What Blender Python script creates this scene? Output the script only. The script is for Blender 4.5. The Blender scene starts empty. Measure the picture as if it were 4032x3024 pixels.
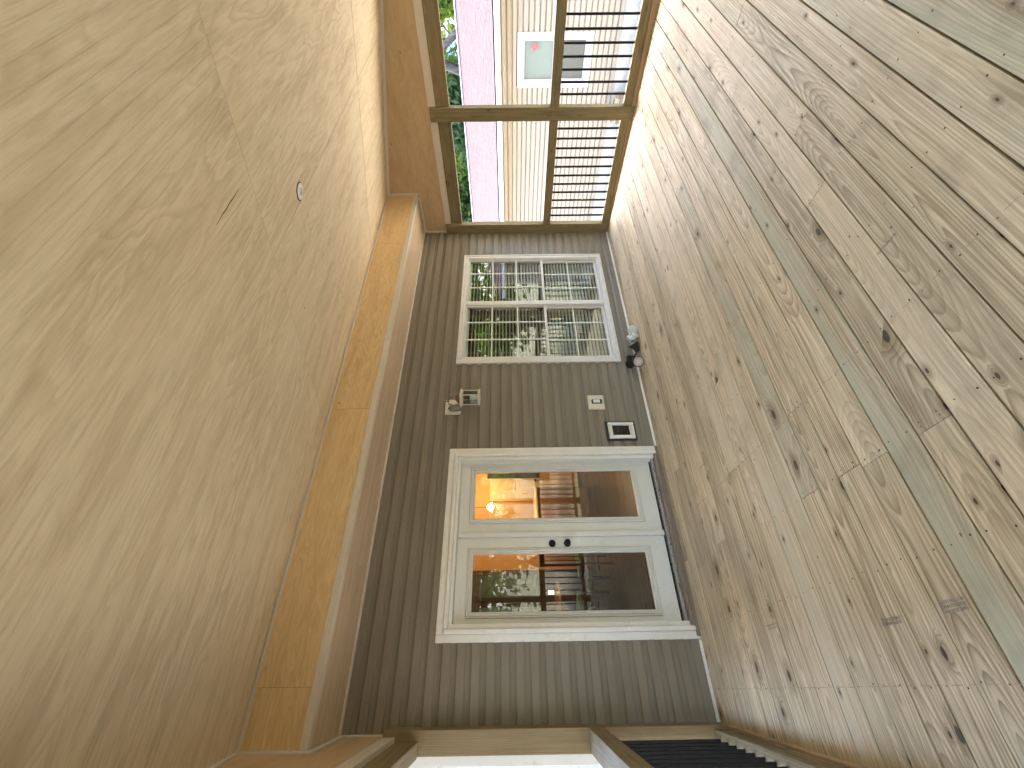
import bpy, bmesh, math, random
import numpy as np
from mathutils import Matrix, Vector
random.seed(7)
R = math.radians
S = bpy.context.scene
COL = S.collection

# ------------------------------------------------------------------ camera (photo was taken with the phone on its side)
yaw, pit, rol = R(35.4262), R(-.3024), R(-.7508)
F = Vector((math.sin(yaw)*math.cos(pit), math.cos(yaw)*math.cos(pit), math.sin(pit)))
Rt = Vector((math.cos(yaw), -math.sin(yaw), 0)); Up = Rt.cross(F)
R2 = Rt*math.cos(rol)+Up*math.sin(rol); U2 = -Rt*math.sin(rol)+Up*math.cos(rol)
cam = bpy.data.objects.new('camera', bpy.data.cameras.new('camera'))
cam.matrix_world = Matrix.Translation((0, -4.271, 1.5875)) @ Matrix((-U2, R2, -F)).transposed().to_4x4()
cam.data.lens = 15.25; cam.data.sensor_width = 36; cam.data.clip_start = .02; cam.data.clip_end = 500
COL.objects.link(cam); S.camera = cam
S.render.resolution_x, S.render.resolution_y = 1024, 768

# ------------------------------------------------------------------ world, sun, exposure
SUN_EL, SUN_ROT = R(62), R(40)
W = bpy.data.worlds.new("World"); S.world = W; W.use_nodes = True
wn = W.node_tree.nodes; wl = W.node_tree.links
bg = wn['Background']; sky = wn.new('ShaderNodeTexSky'); sky.sky_type = 'NISHITA'; sky.sun_disc = False
sky.sun_elevation = SUN_EL; sky.sun_rotation = SUN_ROT; sky.dust_density = 3.0; sky.air_density = 1.0; sky.ozone_density = .6
wl.new(sky.outputs[0], bg.inputs[0]); bg.inputs[1].default_value = .15
sd = Vector((math.sin(SUN_ROT)*math.cos(SUN_EL), math.cos(SUN_ROT)*math.cos(SUN_EL), math.sin(SUN_EL)))
sl = bpy.data.lights.new('sun', 'SUN'); sl.energy = 1.0; sl.angle = R(24); sl.color = (1, .98, .94)
so = bpy.data.objects.new('sun', sl); so.rotation_euler = sd.to_track_quat('Z', 'Y').to_euler(); COL.objects.link(so)
S.view_settings.view_transform = 'Standard'; S.view_settings.look = 'None'
S.view_settings.exposure = 4.15; S.view_settings.gamma = 1; S.view_settings.use_curve_mapping = False
S.render.engine = 'CYCLES'
S.cycles.max_bounces = 10; S.cycles.diffuse_bounces = 6; S.cycles.glossy_bounces = 4; S.cycles.transparent_max_bounces = 16
S.cycles.sample_clamp_indirect = 8

# ------------------------------------------------------------------ node helper
class NT:
    def __init__(s, name):
        s.m = bpy.data.materials.new(name); s.m.use_nodes = True
        s.t = s.m.node_tree; s.n = s.t.nodes; s.b = s.n['Principled BSDF']; s.out = s.n['Material Output']
        s.m.diffuse_color = (.5, .5, .5, 1)
    def put(s, sock, v):
        if v is None: return
        if hasattr(v, 'is_output'): s.t.links.new(v, sock)
        elif isinstance(v, (tuple, list)) and len(v) == 3 and sock.type == 'RGBA': sock.default_value = (*v, 1)
        else: sock.default_value = v
    def ma(s, op, a, b=None, c=None, clamp=False):
        n = s.n.new('ShaderNodeMath'); n.operation = op; n.use_clamp = clamp
        for i, v in enumerate((a, b, c)): s.put(n.inputs[i], v)
        return n.outputs[0]
    def vm(s, op, a, b=None):
        n = s.n.new('ShaderNodeVectorMath'); n.operation = op
        s.put(n.inputs[0], a); s.put(n.inputs[1], b)
        return n.outputs[0]
    def mix(s, f, a, b, mode='MIX'):
        n = s.n.new('ShaderNodeMix'); n.data_type = 'RGBA'; n.blend_type = mode
        s.put(n.inputs[0], f); s.put(n.inputs[6], a); s.put(n.inputs[7], b)
        return n.outputs[2]
    def comb(s, x, y, z):
        n = s.n.new('ShaderNodeCombineXYZ')
        for i, v in enumerate((x, y, z)): s.put(n.inputs[i], v)
        return n.outputs[0]
    def sep(s, v):
        n = s.n.new('ShaderNodeSeparateXYZ'); s.put(n.inputs[0], v); return n.outputs
    def noise(s, v, sc=1., det=2., rough=.5, dist=0.):
        n = s.n.new('ShaderNodeTexNoise'); s.put(n.inputs['Vector'], v); n.inputs['Scale'].default_value = sc
        n.inputs['Detail'].default_value = det; n.inputs['Roughness'].default_value = rough; n.inputs['Distortion'].default_value = dist
        return n.outputs[0]
    def mr(s, v, a, b, c=0., d=1., smooth=False):
        n = s.n.new('ShaderNodeMapRange'); n.interpolation_type = 'SMOOTHSTEP' if smooth else 'LINEAR'
        for i, x in enumerate((v, a, b, c, d)): s.put(n.inputs[i], x)
        return n.outputs[0]
    def obj(s): return s.n.new('ShaderNodeTexCoord').outputs['Object']
    def pos(s): return s.n.new('ShaderNodeNewGeometry').outputs['Position']
    def rnd(s): return s.n.new('ShaderNodeObjectInfo').outputs['Random']
    def vor(s, v, sc=1.):
        n = s.n.new('ShaderNodeTexVoronoi'); s.put(n.inputs['Vector'], v); n.inputs['Scale'].default_value = sc
        return n.outputs
    def bump(s, h, st=.3, d=.002):
        n = s.n.new('ShaderNodeBump'); n.inputs['Strength'].default_value = st; n.inputs['Distance'].default_value = d
        s.put(n.inputs['Height'], h); s.t.links.new(n.outputs[0], s.b.inputs['Normal'])
    def fin(s, col, rough=.7, spec=.3, metal=0.):
        s.put(s.b.inputs['Base Color'], col); s.put(s.b.inputs['Roughness'], rough)
        s.b.inputs['Specular IOR Level'].default_value = spec; s.b.inputs['Metallic'].default_value = metal
        return s.m

def wood(name, light, dark, freq=150., contrast=.6, knots=.22, green=(.27, .28, .155), greenp=.3, pink=(.40, .285, .18), bright=.16, rough=.62, spec=.35, stain=.25, gloss_noise=True):
    """sawn softwood, grain along local X: growth rings cut at a slant, knots, fibres, one seed per board"""
    k = NT(name); r = k.rnd(); p = k.obj(); x, y, z = k.sep(p)
    ox = k.ma('MULTIPLY', r, 83.); r2 = k.ma('FRACT', k.ma('MULTIPLY', r, 17.31)); r3 = k.ma('FRACT', k.ma('MULTIPLY', r, 71.7))
    xx = k.ma('ADD', x, ox)
    w = k.noise(k.comb(k.ma('MULTIPLY', xx, .9), k.ma('MULTIPLY', y, 4.), k.ma('MULTIPLY', z, 4.)), 1., 2.)
    h0 = k.noise(k.comb(k.ma('MULTIPLY', xx, .55), r2, 0.), 1., 1.)
    h = k.mr(h0, .3, .7, -.03, .13)
    u = k.ma('ADD', k.ma('ADD', y, z), k.ma('ADD', k.ma('MULTIPLY', k.ma('SUBTRACT', r2, .5), .16), k.ma('MULTIPLY', k.ma('SUBTRACT', w, .5), .07)))
    rad = k.ma('SQRT', k.ma('ADD', k.ma('MULTIPLY', u, u), k.ma('MULTIPLY', h, h)))
    kv = k.comb(k.ma('MULTIPLY', xx, 2.9), k.ma('ADD', k.ma('MULTIPLY', k.ma('ADD', y, z), 6.3), k.ma('MULTIPLY', r, 31.)), 0.)
    V = k.n.new('ShaderNodeTexVoronoi'); V.voronoi_dimensions = '2D'; V.inputs['Scale'].default_value = 1.; k.put(V.inputs['Vector'], kv)
    kd = V.outputs['Distance']; cr, cg, cb = k.sep(V.outputs['Color'])
    wob = k.noise(k.comb(k.ma('MULTIPLY', xx, 30.), k.ma('MULTIPLY', y, 55.), r), 1., 2.)
    kd = k.ma('ADD', kd, k.ma('MULTIPLY', k.ma('SUBTRACT', wob, .5), .03))
    keep = k.ma('LESS_THAN', cr, knots)
    kr = k.ma('ADD', .035, k.ma('MULTIPLY', k.ma('POWER', cg, 4.), .10))
    knot = k.ma('MULTIPLY', k.mr(kd, k.ma('MULTIPLY', kr, .65), kr, 1., 0., True), keep)
    halo = k.ma('MULTIPLY', k.mr(kd, kr, k.ma('MULTIPLY', kr, 3.6), 1., 0., True), keep)
    rad = k.ma('ADD', rad, k.ma('MULTIPLY', halo, .03))
    rv = k.ma('FRACT', k.ma('ADD', k.ma('MULTIPLY', rad, freq), k.ma('MULTIPLY', w, 3.)))
    late = k.ma('MULTIPLY', k.ma('POWER', rv, 2.2), k.mr(rv, .9, 1., 1., 0.))
    fib = k.noise(k.comb(k.ma('MULTIPLY', xx, 6.), k.ma('MULTIPLY', y, 420.), k.ma('MULTIPLY', z, 420.)), 1., 2., .6)
    fib2 = k.noise(k.comb(k.ma('MULTIPLY', xx, 1.7), k.ma('MULTIPLY', y, 60.), k.ma('MULTIPLY', z, 60.)), 1., 3., .6)
    cmask = k.mr(k.noise(k.comb(xx, k.ma('MULTIPLY', y, 5.), r3), 1.4, 2.), .3, .7, .25, 1.)
    c = k.mix(k.ma('MULTIPLY', k.ma('MULTIPLY', late, cmask), contrast), light, dark)
    c = k.mix(k.mr(fib2, .36, .68, 0., .62), c, dark)
    gm = k.ma('MULTIPLY', k.mr(r2, 1.-greenp, 1., .15, .75), k.mr(k.noise(k.comb(k.ma('MULTIPLY', xx, .8), k.ma('MULTIPLY', y, 9.), r), 1., 2.), .35, .65, .1, 1.))
    c = k.mix(gm, c, green)
    c = k.mix(k.mr(r3, .6, 1., 0., .55), c, pink)
    st = k.noise(k.comb(xx, y, z), 3., 4., .6)
    c = k.mix(k.mr(st, .52, .8, 0., stain), c, (dark[0]*.6, dark[1]*.6, dark[2]*.65))
    c = k.mix(k.ma('MULTIPLY', halo, .5), c, (dark[0]*.75, dark[1]*.7, dark[2]*.6))
    c = k.mix(k.ma('MULTIPLY', knot, .93), c, k.mix(cb, (.045, .026, .018), (.085, .078, .05)))
    # small dark specks and dirt
    sp = k.vor(k.comb(k.ma('MULTIPLY', xx, 9.), k.ma('MULTIPLY', y, 16.), r), 1.)
    sr, sg, sb = k.sep(sp['Color'])
    c = k.mix(k.ma('MULTIPLY', k.ma('MULTIPLY', k.ma('LESS_THAN', sp['Distance'], .07), k.ma('LESS_THAN', sr, .10)), .7), c, (.05, .035, .025))
    c = k.mix(1., c, k.mr(r3, 0., 1., 1.-bright, 1.+bright), 'MULTIPLY')
    c = k.mix(1., c, k.mr(fib, .2, .8, .85, 1.12), 'MULTIPLY')
    k.bump(k.ma('ADD', k.ma('MULTIPLY', fib, .6), k.ma('SUBTRACT', k.ma('MULTIPLY', late, .5), k.ma('MULTIPLY', knot, .8))), .35, .0012)
    return k.fin(c, k.mr(fib2, .3, .7, rough-.08, rough+.12), spec)

def plywood(name, light, dark, contrast=.62, sx=1.1, sy=5.2, bands=10., ridges=False, spots=True):
    """rotary cut veneer: long wavy contour figure along local X"""
    k = NT(name); r = k.rnd(); p = k.obj(); x, y, z = k.sep(p)
    ox = k.ma('MULTIPLY', r, 47.); X = k.ma('ADD', x, ox); Y = k.ma('ADD', y, k.ma('MULTIPLY', r, 9.))
    f = k.noise(k.comb(k.ma('MULTIPLY', X, sx), k.ma('MULTIPLY', Y, sy), 0.), 1., 2.6, .52, .35)
    v = k.ma('FRACT', k.ma('MULTIPLY', f, bands))
    line = k.ma('MULTIPLY', k.ma('POWER', v, 2.), k.mr(v, .80, 1., 1., 0.))
    broad = k.mr(k.noise(k.comb(k.ma('MULTIPLY', X, sx*1.3), k.ma('MULTIPLY', Y, sy*1.6), 3.), 1., 3., .6), .42, .68, 0., 1., True)
    streak = k.noise(k.comb(k.ma('MULTIPLY', X, 5.5), k.ma('MULTIPLY', Y, 62.), 1.), 1., 3., .65)
    msk = k.mr(k.noise(k.comb(X, k.ma('MULTIPLY', Y, 3.), 7.), 1.1, 2.), .35, .62, .15, 1.)
    c = k.mix(k.ma('MULTIPLY', k.ma('MULTIPLY', line, msk), contrast), light, dark)
    c = k.mix(k.ma('MULTIPLY', broad, contrast*.55), c, dark)
    c = k.mix(k.ma('MULTIPLY', k.mr(streak, .46, .70, 0., contrast*.75), k.mr(f, .3, .7, .35, 1.)), c, dark)
    pk = k.noise(k.comb(k.ma('MULTIPLY', X, .8), k.ma('MULTIPLY', Y, 1.6), 5.), 1., 2.)
    c = k.mix(k.mr(pk, .5, .7, 0., .3), c, (light[0]*.96, light[1]*.9, light[2]*.84))
    if spots:
        sp = k.vor(k.comb(k.ma('MULTIPLY', X, 3.), k.ma('MULTIPLY', Y, 6.), r), 1.); a, b_, c_ = k.sep(sp['Color'])
        c = k.mix(k.ma('MULTIPLY', k.ma('MULTIPLY', k.ma('LESS_THAN', sp['Distance'], .04), k.ma('LESS_THAN', a, .13)), .75), c, (.07, .045, .025))
        sm = k.noise(k.comb(k.ma('MULTIPLY', X, 5.), k.ma('MULTIPLY', Y, 9.), 2.), 1., 3., .6)
        c = k.mix(k.mr(sm, .7, .82, 0., .35), c, (dark[0]*.8, dark[1]*.7, dark[2]*.6))
    grain = k.noise(k.comb(k.ma('MULTIPLY', X, 12.), k.ma('MULTIPLY', Y, 300.), 1.), 1., 2.)
    c = k.mix(1., c, k.mr(grain, .2, .8, .95, 1.05), 'MULTIPLY')
    h = k.ma('ADD', k.ma('MULTIPLY', grain, .3), k.ma('MULTIPLY', streak, .5))
    if ridges:
        wx_, wy_, wz_ = k.sep(k.pos())
        wv = k.ma('ABSOLUTE', k.ma('SUBTRACT', k.ma('FRACT', k.ma('DIVIDE', wy_, .0537)), .5))
        rg = k.mr(wv, .0, .09, 1., 0., True); rg2 = k.mr(k.ma('ABSOLUTE', k.ma('SUBTRACT', wv, .13)), 0., .05, .4, 0., True)
        m = k.ma('MULTIPLY', k.ma('MULTIPLY', k.mr(k.ma('ADD', wy_, k.ma('MULTIPLY', k.noise(p, 1.5, 2.), .5)), -2.75, -3.35, 0., 1., True), k.mr(wx_, .55, 1.1, 0., 1., True)), k.mr(k.noise(p, 2.3, 2.), .3, .55, .35, 1.))
        h = k.ma('ADD', h, k.ma('MULTIPLY', k.ma('ADD', rg, rg2), k.ma('MULTIPLY', m, 3.)))
        c = k.mix(k.ma('MULTIPLY', k.ma('MULTIPLY', rg, m), .28), c, dark)
    k.bump(h, .35, .0016)
    return k.fin(c, .68, .3)

def plain(name, col, rough=.6, spec=.4, var=.12, sc=8., dirt=None, metal=0., emit=None):
    k = NT(name); p = k.pos()
    n = k.noise(p, sc, 4., .6)
    c = k.mix(1., col, k.mr(n, .25, .75, 1.-var, 1.+var), 'MULTIPLY')
    if dirt:
        d = k.noise(p, sc*2.7, 5., .65); c = k.mix(k.mr(d, .56, .8, 0., dirt[1]), c, dirt[0])
        sp = k.vor(p, 34.); a, b_, c_ = k.sep(sp['Color'])
        c = k.mix(k.ma('MULTIPLY', k.ma('MULTIPLY', k.ma('LESS_THAN', sp['Distance'], .13), k.ma('LESS_THAN', a, .07)), .6), c, (.08, .06, .04))
    k.bump(k.noise(p, 260., 2.), .12, .0006)
    if emit: k.b.inputs['Emission Color'].default_value = (*emit[0], 1); k.b.inputs['Emission Strength'].default_value = emit[1]
    return k.fin(c, k.mr(n, .3, .7, max(rough-.06, .03), min(rough+.08, 1.)), spec, metal)

def glass(name, tint=(.93, .96, .95), boost=1.6):
    k = NT(name); k.n.remove(k.b)
    fr = k.n.new('ShaderNodeLayerWeight'); fr.inputs[0].default_value = .5
    gl = k.n.new('ShaderNodeBsdfGlossy'); gl.inputs['Roughness'].default_value = .0
    tr = k.n.new('ShaderNodeBsdfTransparent'); tr.inputs[0].default_value = (*tint, 1)
    mx = k.n.new('ShaderNodeMixShader')
    b = k.n.new('ShaderNodeBump'); b.inputs['Strength'].default_value = .05; b.inputs['Distance'].default_value = .004
    k.put(b.inputs['Height'], k.noise(k.pos(), 3.5, 1.)); k.t.links.new(b.outputs[0], gl.inputs['Normal'])
    k.put(mx.inputs[0], k.ma('MULTIPLY', k.ma('ADD', .045, k.ma('MULTIPLY', k.ma('POWER', fr.outputs[1], 5.), .95)), boost, clamp=True))
    k.t.links.new(tr.outputs[0], mx.inputs[1]); k.t.links.new(gl.outputs[0], mx.inputs[2]); k.t.links.new(mx.outputs[0], k.out.inputs[0])
    return k.m

def vinyl(name, col, dirtc, amt=.35):
    k = NT(name); p = k.pos(); x, y, z = k.sep(p); r = k.rnd()
    lo = k.noise(k.comb(k.ma('MULTIPLY', x, .8), k.ma('MULTIPLY', y, .8), k.ma('MULTIPLY', z, 2.2)), 1.5, 4., .6)
    c = k.mix(k.mr(lo, .42, .72, 0., amt), col, dirtc)
    c = k.mix(1., c, k.mr(r, 0., 1., .95, 1.05), 'MULTIPLY')
    sm = k.noise(p, 13., 5., .7); c = k.mix(k.mr(sm, .6, .82, 0., amt*1.1), c, (dirtc[0]*.7, dirtc[1]*.65, dirtc[2]*.6))
    gr = k.noise(k.comb(k.ma('MULTIPLY', x, 8.), k.ma('MULTIPLY', y, 8.), k.ma('MULTIPLY', z, 160.)), 1., 2.)
    c = k.mix(1., c, k.mr(gr, .2, .8, .97, 1.03), 'MULTIPLY')
    sp = k.vor(p, 16.); a, b_, c_ = k.sep(sp['Color'])
    c = k.mix(k.ma('MULTIPLY', k.ma('MULTIPLY', k.ma('LESS_THAN', sp['Distance'], .09), k.ma('LESS_THAN', a, .05)), .55), c, (.06, .045, .03))
    k.bump(gr, .15, .0008)
    return k.fin(c, .5, .35)

MT = {}
MT['deck'] = wood('pine_decking', (.75, .61, .385), (.20, .12, .05), 82., 1.0, .36, green=(.53, .51, .345), greenp=.3, pink=(.56, .455, .31), stain=.4)
MT['treated'] = wood('treated_lumber', (.28, .22, .11), (.10, .07, .03), 85., 1., .12, green=(.165, .15, .065), greenp=.5, pink=(.20, .135, .07), bright=.1, stain=.4)
MT['toe'] = wood('toe_board_lumber', (.46, .31, .18), (.26, .15, .08), 100., .6, .10, greenp=.1, bright=.08)
MT['trim'] = wood('primed_trim_wood', (.60, .53, .42), (.52, .44, .34), 70., .4, .02, green=(.58, .52, .41), pink=(.58, .51, .42), bright=.05, stain=.12)
MT['ply'] = plywood('ceiling_plywood', (.68, .565, .375), (.36, .255, .135))
MT['plyr'] = plywood('ridged_plywood', (.68, .565, .375), (.36, .255, .135), ridges=True)
MT['plyo'] = plywood('amber_plywood', (.66, .475, .25), (.42, .25, .09), contrast=.6, bands=15, sx=1.1, sy=6.)
MT['plys'] = plywood('soffit_plywood', (.55, .42, .27), (.36, .24, .15), contrast=.65, bands=20, sx=.5, sy=9.)
MT['plyw'] = plywood('gable_plywood', (.50, .36, .20), (.35, .225, .105), contrast=.6, bands=13, sx=1.3, sy=4.8)
MT['siding'] = vinyl('tan_vinyl_siding', (.215, .185, .14), (.14, .115, .078))
MT['nsiding'] = vinyl('cream_siding', (.34, .285, .215), (.25, .205, .145), .25)
MT['wsiding'] = vinyl('pale_siding', (.62, .66, .70), (.5, .54, .6), .2)
MT['white'] = plain('white_paint', (.73, .71, .655), .45, .4, .05, 5., ((.38, .33, .25), .35))
MT['door'] = plain('door_paint', (.65, .64, .59), .5, .35, .04, 3., ((.42, .40, .34), .22))
MT['winwhite'] = plain('weathered_white_paint', (.66, .645, .61), .55, .35, .06, 6., ((.33, .29, .24), .5))
MT['muntin'] = plain('grille_white', (.72, .74, .66), .5, .3, .03)
MT['black'] = plain('black_metal', (.006, .006, .007), .5, .2, .1)
MT['bplas'] = plain('black_plastic', (.02, .02, .022), .42, .5, .1)
MT['dark'] = plain('dark_gap', (.02, .017, .014), .9, .1)
MT['glass'] = glass('window_glass', boost=2.4)
MT['cage_glass'] = glass('cage_glass', (.8, .84, .8), .5)
MT['dglass'] = glass('door_glass', boost=1.5)
MT['wplas'] = plain('white_plastic', (.72, .72, .69), .35, .5, .03, 20.)
MT['cream'] = plain('cream_plastic', (.66, .61, .50), .4, .45, .04, 20., ((.4, .33, .22), .2))
MT['metal'] = plain('galvanised_metal', (.5, .5, .5), .3, .5, .1, 40., metal=.9)
MT['sill'] = wood('worn_sill_wood', (.33, .25, .19), (.17, .12, .09), 130., .8, .05, green=(.3, .24, .2), pink=(.3, .24, .2), stain=.6)

# ------------------------------------------------------------------ object helpers
WM = {}
def link(name, me, mat, parent=None, M=Matrix()):
    o = bpy.data.objects.new(name, me)
    if mat is not None and not me.materials: me.materials.append(mat)
    COL.objects.link(o); WM[o.name] = M.copy()
    if parent is not None:
        o.parent = parent; P = WM[parent.name]
        o.matrix_basis = P.inverted() @ M
    else: o.matrix_basis = M
    return o
def thing(name, label, cat, loc=(0, 0, 0), group=None, kind=None):
    o = bpy.data.objects.new(name, None); COL.objects.link(o); o.location = loc; o.empty_display_size = .1
    WM[o.name] = Matrix.Translation(loc)
    if kind: o['kind'] = kind
    if label: o['label'] = label
    if cat: o['category'] = cat
    if group: o['group'] = group
    return o
def tag(o, label=None, cat=None, group=None, kind=None):
    if label: o['label'] = label
    if cat: o['category'] = cat
    if group: o['group'] = group
    if kind: o['kind'] = kind
    return o
CACHE = {}
def box_mesh(L, Wd, T, bev, mat, name='box'):
    key = (round(L, 3), round(Wd, 3), round(T, 3), bev, mat.name)
    if key in CACHE: return CACHE[key]
    bm = bmesh.new(); bmesh.ops.create_cube(bm, size=1.)
    bmesh.ops.scale(bm, vec=(L, Wd, T), verts=bm.verts)
    if bev > 0: bmesh.ops.bevel(bm, geom=bm.edges[:], offset=min(bev, T*.3, Wd*.3), segments=1, affect='EDGES')
    me = bpy.data.meshes.new(name); bm.to_mesh(me); bm.free(); me.materials.append(mat)
    CACHE[key] = me; return me
GR = {'x': Matrix.Identity(3), 'y': Matrix(((0, -1, 0), (1, 0, 0), (0, 0, 1))), 'z': Matrix(((0, 0, -1), (0, 1, 0), (1, 0, 0))), 'xz': Matrix(((1, 0, 0), (0, 0, -1), (0, 1, 0))), 'yz': Matrix(((0, 0, 1), (1, 0, 0), (0, 1, 0)))}
def bx(name, X, Y, Zr, mat, parent=None, g='x', bev=.002):
    """box by extents; g = grain axis (xz / yz: along x or y, face turned upright)"""
    d = Vector((X[1]-X[0], Y[1]-Y[0], Zr[1]-Zr[0])); c = Vector((sum(X)/2, sum(Y)/2, sum(Zr)/2))
    rot = GR[g]; l = rot.transposed() @ d; l = Vector((abs(l.x), abs(l.y), abs(l.z)))
    return link(name, box_mesh(l.x, l.y, l.z, bev, mat, name), mat, parent, Matrix.Translation(c) @ rot.to_4x4())
def mesh_obj(name, verts, faces, mat, parent=None, M=Matrix(), smooth=False):
    me = bpy.data.meshes.new(name); me.from_pydata([tuple(v) for v in verts], [], faces); me.update()
    if smooth: me.polygons.foreach_set('use_smooth', [True]*len(me.polygons))
    return link(name, me, mat, parent, M)
def bm_obj(name, bm, mat, parent=None, M=Matrix(), smooth=False):
    me = bpy.data.meshes.new(name); bmesh.ops.recalc_face_normals(bm, faces=bm.faces[:]); bm.to_mesh(me); bm.free()
    if smooth: me.polygons.foreach_set('use_smooth', [True]*len(me.polygons))
    return link(name, me, mat, parent, M)
def lathe(name, prof, mat, parent, M, seg=24, smooth=True):
    v = []; f = []
    for (r, z) in prof:
        for i in range(seg): a = 2*math.pi*i/seg; v.append((r*math.cos(a), r*math.sin(a), z))
    for j in range(len(prof)-1):
        for i in range(seg): a = j*seg+i; b = j*seg+(i+1) % seg; f.append((a, b, b+seg, a+seg))
    f.append(tuple(range(seg))[::-1]); f.append(tuple((len(prof)-1)*seg+i for i in range(seg)))
    o = mesh_obj(name, v, f, mat, parent, M)
    if smooth:
        o.data.polygons.foreach_set('use_smooth', [len(p.vertices) == 4 for p in o.data.polygons])
        o.data.set_sharp_from_angle(angle=R(40))
    return o
def aim(p, d, roll=0):
    return Matrix.Translation(p) @ Vector(d).to_track_quat('Z', 'Y').to_matrix().to_4x4() @ Matrix.Rotation(roll, 4, 'Z')
def tube(name, pts, rad, mat, parent, seg=8):
    bm = bmesh.new(); rings = []
    for i, p in enumerate(pts):
        p = Vector(p); a = Vector(pts[max(i-1, 0)]); b = Vector(pts[min(i+1, len(pts)-1)])
        q = (b-a).to_track_quat('Z', 'Y'); r = rad[i] if isinstance(rad, (list, tuple)) else rad
        rings.append([bm.verts.new(p+q @ Vector((r*math.cos(2*math.pi*j/seg), r*math.sin(2*math.pi*j/seg), 0))) for j in range(seg)])
    for i in range(len(rings)-1):
        for j in range(seg): bm.faces.new((rings[i][j], rings[i][(j+1) % seg], rings[i+1][(j+1) % seg], rings[i+1][j]))
    bm.faces.new(rings[0][::-1]); bm.faces.new(rings[-1])
    return bm_obj(name, bm, mat, parent, smooth=True)

# lap siding course: Dutch lap profile extruded along local x, out = -y
PROF = [(-.0035, .0), (-.027, .0), (-.0285, .004), (-.0245, .066), (-.0165, .073), (-.0105, .083), (-.006, .096), (-.004, .110), (-.0035, .124)]
LAP = .1229
def course(name, x0, x1, z0, mat, parent, ztop=None, zbot=None, P=PROF, M=Matrix()):
    pr = [(y, z) for y, z in P]
    if ztop is not None:
        out = []
        for i, (y, z) in enumerate(pr):
            if z <= ztop-z0: out.append((y, z))
            else:
                y0_, z_ = pr[i-1]; t = (ztop-z0-z_)/(z-z_) if z > z_ else 0; out.append((y0_+(y-y0_)*t, ztop-z0)); break
        pr = out
    if zbot is not None:
        out = []
        for i in range(1, len(pr)):
            (a, b), (c, d) = pr[i-1], pr[i]
            if d <= zbot-z0: continue
            if b < zbot-z0: t = (zbot-z0-b)/(d-b); out.append((a+(c-a)*t, zbot-z0))
            if not out: out.append((a, b))
            out.append((c, d))
        pr = out
    n = len(pr)
    L = (x1-x0)/2
    v = [(-L, y, z) for y, z in pr]+[(L, y, z) for y, z in pr]
    f = [(i, i+n, i+n+1, i+1) for i in range(n-1)]
    return mesh_obj(name, v, f, mat, parent, M @ Matrix.Translation(((x0+x1)/2, 0, z0)))

# ================================================================== ground
XR = 5.97; FS = .0188
def fz(y): return y*FS
gk = NT('yard_soil'); gp = gk.pos(); gx, gy, gz = gk.sep(gp)
gn = gk.noise(gp, 1.3, 5., .6); gl2 = gk.noise(gp, 22., 4., .7)
gc = gk.mix(gk.mr(gn, .4, .62), (.18, .15, .11), (.09, .115, .045)); gc = gk.mix(gk.mr(gl2, .45, .7, 0., .6), gc, (.28, .22, .15))
gk.bump(gl2, .6, .03); gk.fin(gc, .9, .1)
v = []; f = []; N = 60
for j in range(N+1):
    for i in range(N+1):
        a = (i/N*2-1); b = (j/N*2-1); x = 3+140*a*abs(a); y = -1+140*b*abs(b)
        v.append((x, y, -1.42+.05*math.sin(x*.7)*math.cos(y*.6)+(.02*max(0, math.hypot(x-3, y)-30))))
for j in range(N):
    for i in range(N): f.append((j*(N+1)+i, j*(N+1)+i+1, (j+1)*(N+1)+i+1, (j+1)*(N+1)+i))
tag(mesh_obj('ground', v, f, gk.m, smooth=True), kind='structure')
ck = plain('pale_concrete', (.62, .59, .53), .85, .2, .12, 3., ((.3, .27, .22), .5))
tag(bx('driveway', (-4.6, -.75), (-14, 12), (-1.36, -1.30), plain('grey_concrete', (.30, .29, .27), .85, .2, .12, 3.), g='y'), kind='structure')
tag(bx('path', (6.6, 11.7), (-5.6, 8.5), (-1.37, -1.315), ck, g='y'), kind='structure')

# ================================================================== porch floor: every board by itself
floor = thing('porch_floor', None, None, (2.9, -2.6, -.05), kind='structure')
BW = .1619; joints = {}
rng = random.Random(11)
fixed = {-2.24: .85, -1.93: .86, -2.55: .83, -2.84: .82, -.85: .92, -.05: .96, -2.11: 1.30, -1.30: 1.30, -.69: 1.30, -3.2: 2.575, -1.6: 2.15, -.36: 1.72}
JO = [-.0+.428*i for i in range(-1, 15)]
nails = []
k = -14
while True:
    yb = -3.694+k*BW; yt = yb+BW
    if yb > -.02: break
    k += 1
    gap = rng.uniform(.0035, .0065)+(.0025 if yb < -2.7 else 0)
    yt2 = min(yt-gap/2, -.003); yb2 = yb+gap/2
    js = []
    for fy, fx in fixed.items():
        if yb <= fy < yt or abs(fy-(yb+yt)/2) < BW*.35: js.append(fx)
    if not js: js = [rng.choice(JO[5:14])] if rng.random() < .35 else []
    else:
        if rng.random() < .35: js.append(JO[rng.choice([10, 11, 12, 13])])
    xs = [-.50]+sorted(js)+[6.05]
    for a, b in zip(xs[:-1], xs[1:]):
        if b-a < .05: continue
        zc = fz((yb2+yt2)/2)-.014+rng.uniform(-.0012, .0012)
        me = box_mesh(b-a-.002, yt2-yb2, .028, .0022, MT['deck'], 'floor_board')
        link('floor_board', me, None, floor, Matrix.Translation(((a+b)/2, (yb2+yt2)/2, zc)) @ Matrix.Rotation(math.atan(FS), 4, 'X') @ Matrix.Rotation(rng.uniform(-.0006, .0006), 4, 'Z'))
    for jx in JO:
        if jx < -.35 or jx > 5.95: continue
        for fy in (.22, .78):
            nails.append((jx+rng.uniform(-.010, .010)+(yb*0), yb+BW*fy+rng.uniform(-.008, .008)))
        for j_ in js:
            if abs(j_-jx) < .05:
                for fy in (.22, .78): nails.append((j_+.022, yb+BW*fy))
bm = bmesh.new()
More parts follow.
